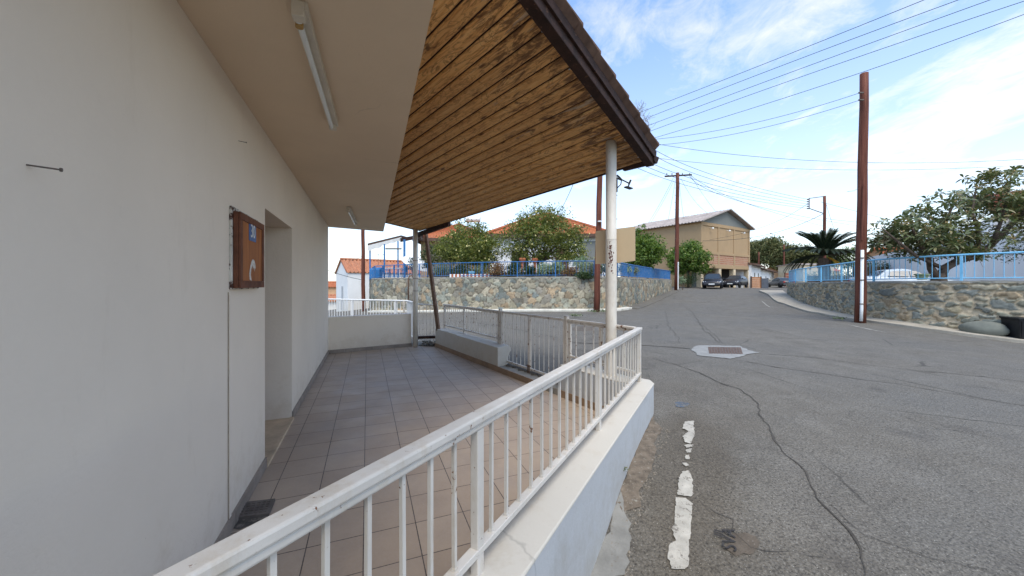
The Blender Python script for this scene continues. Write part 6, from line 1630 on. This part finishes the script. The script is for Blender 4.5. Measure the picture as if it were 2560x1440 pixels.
qa, qb = P(1085,0,21.7), P(1490,0,20.2)
hedge('low mixed garden planting along the blue fence under the lemon trees', (qa.x,qa.y), (qb.x,qb.y), TZ, TZ+.5, .5, 3800, 'green', .1)
e = empty('brick_edging', (P(1190,0,20.2).x,20.2,TZ), 'row of red and white edging blocks on the terrace behind the blue fence', 'edging')
ea, eb = P(1125,0,20.55), P(1250,0,19.95)
for i in range(26):
    a = Vector((ea.x,ea.y,TZ+.13)).lerp(Vector((eb.x,eb.y,TZ+.13)), i/26); b = Vector((ea.x,ea.y,TZ+.13)).lerp(Vector((eb.x,eb.y,TZ+.13)), (i+.8)/26)
    mb = MB(); mb.bar(a, b, .1, .24); mb.build('block', M['terracotta'] if i % 2 else M['white'], e)

dp = P(1021,700,21.55); mb = MB(); mb.tube([P(1036,689,21.4),P(1024,690,21.3),P(1021,697,21.3),P(1021,775,21.3)], .045, 10)
tag(mb.build('drain_pipe', M['brownrail'], smooth=True), 'rusty brown drain pipe coming over the left part of the stone wall', 'pipe')
# ---------------------------------------------------------------- light, sky, camera
w = bpy.data.worlds.new('World'); scn.world = w; w.use_nodes = True; nt = w.node_tree; bg = nt.nodes['Background']
SUN_EL, SUN_AZ = 60, 172      # azimuth measured clockwise from +Y
sky = nt.nodes.new('ShaderNodeTexSky'); sky.sky_type = 'NISHITA'; sky.sun_disc = False
sky.sun_elevation = R(SUN_EL); sky.sun_rotation = R(SUN_AZ); sky.air_density = 1.0; sky.dust_density = 1.2; sky.ozone_density = 1.2
tc = nt.nodes.new('ShaderNodeTexCoord'); sp = nt.nodes.new('ShaderNodeSeparateXYZ'); nt.links.new(tc.outputs['Generated'], sp.inputs[0])
def wm(op, a, b=0, cl=False):
    m = nt.nodes.new('ShaderNodeMath'); m.operation = op; m.use_clamp = cl
    for i, k in ((0,a),(1,b)):
        if isinstance(k, bpy.types.NodeSocket): nt.links.new(k, m.inputs[i])
        else: m.inputs[i].default_value = k
    return m.outputs[0]
# project the view direction on a high flat layer
zc = wm('MAXIMUM', sp.outputs[2], .02); zc = wm('ADD', zc, .12)
cx = wm('DIVIDE', sp.outputs[0], zc); cy = wm('DIVIDE', sp.outputs[1], zc)
cb_ = nt.nodes.new('ShaderNodeCombineXYZ'); nt.links.new(cx, cb_.inputs[0]); nt.links.new(cy, cb_.inputs[1])
mp = nt.nodes.new('ShaderNodeMapping'); mp.inputs['Rotation'].default_value = (0,0,R(-35)); mp.inputs['Scale'].default_value = (1.35,.95,1); nt.links.new(cb_.outputs[0], mp.inputs[0])
def wn(scale, detail, rough, dist, src, loc=None):
    n = nt.nodes.new('ShaderNodeTexNoise'); n.inputs['Scale'].default_value = scale; n.inputs['Detail'].default_value = detail
    n.inputs['Roughness'].default_value = rough; n.inputs['Distortion'].default_value = dist; nt.links.new(src, n.inputs[0]); return n.outputs['Fac']
n1 = wn(1.1, 9, .62, .5, mp.outputs[0]); n2 = wn(5.5, 6, .7, .8, mp.outputs[0]); n3 = wn(.45, 3, .5, 0, cb_.outputs[0])
v = wm('ADD', wm('MULTIPLY', n1, .62), wm('ADD', wm('MULTIPLY', n2, .22), wm('MULTIPLY', n3, .3)))
# thicker veil towards the right and near the horizon
v = wm('ADD', v, wm('MULTIPLY', wm('MULTIPLY', sp.outputs[0], wm('SUBTRACT', 1, sp.outputs[2])), .13))
rp_ = nt.nodes.new('ShaderNodeValToRGB'); rp_.color_ramp.elements[0].position = .55; rp_.color_ramp.elements[0].color = (0,0,0,1)
rp_.color_ramp.elements[1].position = .82; rp_.color_ramp.elements[1].color = (1,1,1,1); nt.links.new(v, rp_.inputs[0])
hz = wm('POWER', wm('SUBTRACT', 1, wm('MAXIMUM', sp.outputs[2], 0), True), 2.6)
msk = wm('MAXIMUM', wm('MULTIPLY', rp_.outputs[0], .85), wm('MULTIPLY', hz, .6), True)
mx = nt.nodes.new('ShaderNodeMix'); mx.data_type = 'RGBA'; nt.links.new(msk, mx.inputs[0])
tint = nt.nodes.new('ShaderNodeMix'); tint.data_type = 'RGBA'; tint.blend_type = 'MULTIPLY'; tint.inputs[0].default_value = 1
nt.links.new(sky.outputs[0], tint.inputs[6]); tint.inputs[7].default_value = (*SKYTINT, 1)
nt.links.new(tint.outputs[2], mx.inputs[6]); mx.inputs[7].default_value = (*CLOUD, 1)
nt.links.new(mx.outputs[2], bg.inputs[0]); bg.inputs[1].default_value = .12
sd = bpy.data.lights.new('sun', 'SUN'); sd.energy = SUNE; sd.angle = R(35); sd.color = (1,.92,.8)
so = bpy.data.objects.new('sun', sd); COL.objects.link(so)
az, el_ = R(SUN_AZ), R(SUN_EL); dv = Vector((math.sin(az)*math.cos(el_), math.cos(az)*math.cos(el_), math.sin(el_)))
so.rotation_euler = dv.to_track_quat('Z', 'Y').to_euler(); so.location = dv*50
cam = bpy.data.cameras.new('camera'); cam.sensor_width = 36; cam.lens = 36*FX/2560; cam.shift_y = -(720-HY)/2560; cam.clip_end = 4000; cam.clip_start = .02
co = bpy.data.objects.new('camera', cam); COL.objects.link(co); co.location = (0,0,EYE); co.rotation_euler = (R(90),0,0); scn.camera = co
scn.view_settings.view_transform = 'Standard'; scn.view_settings.look = 'None'; scn.view_settings.gamma = 1; scn.view_settings.exposure = EXPO
scn.render.engine = 'CYCLES'; scn.cycles.max_bounces = 8; scn.cycles.diffuse_bounces = 5
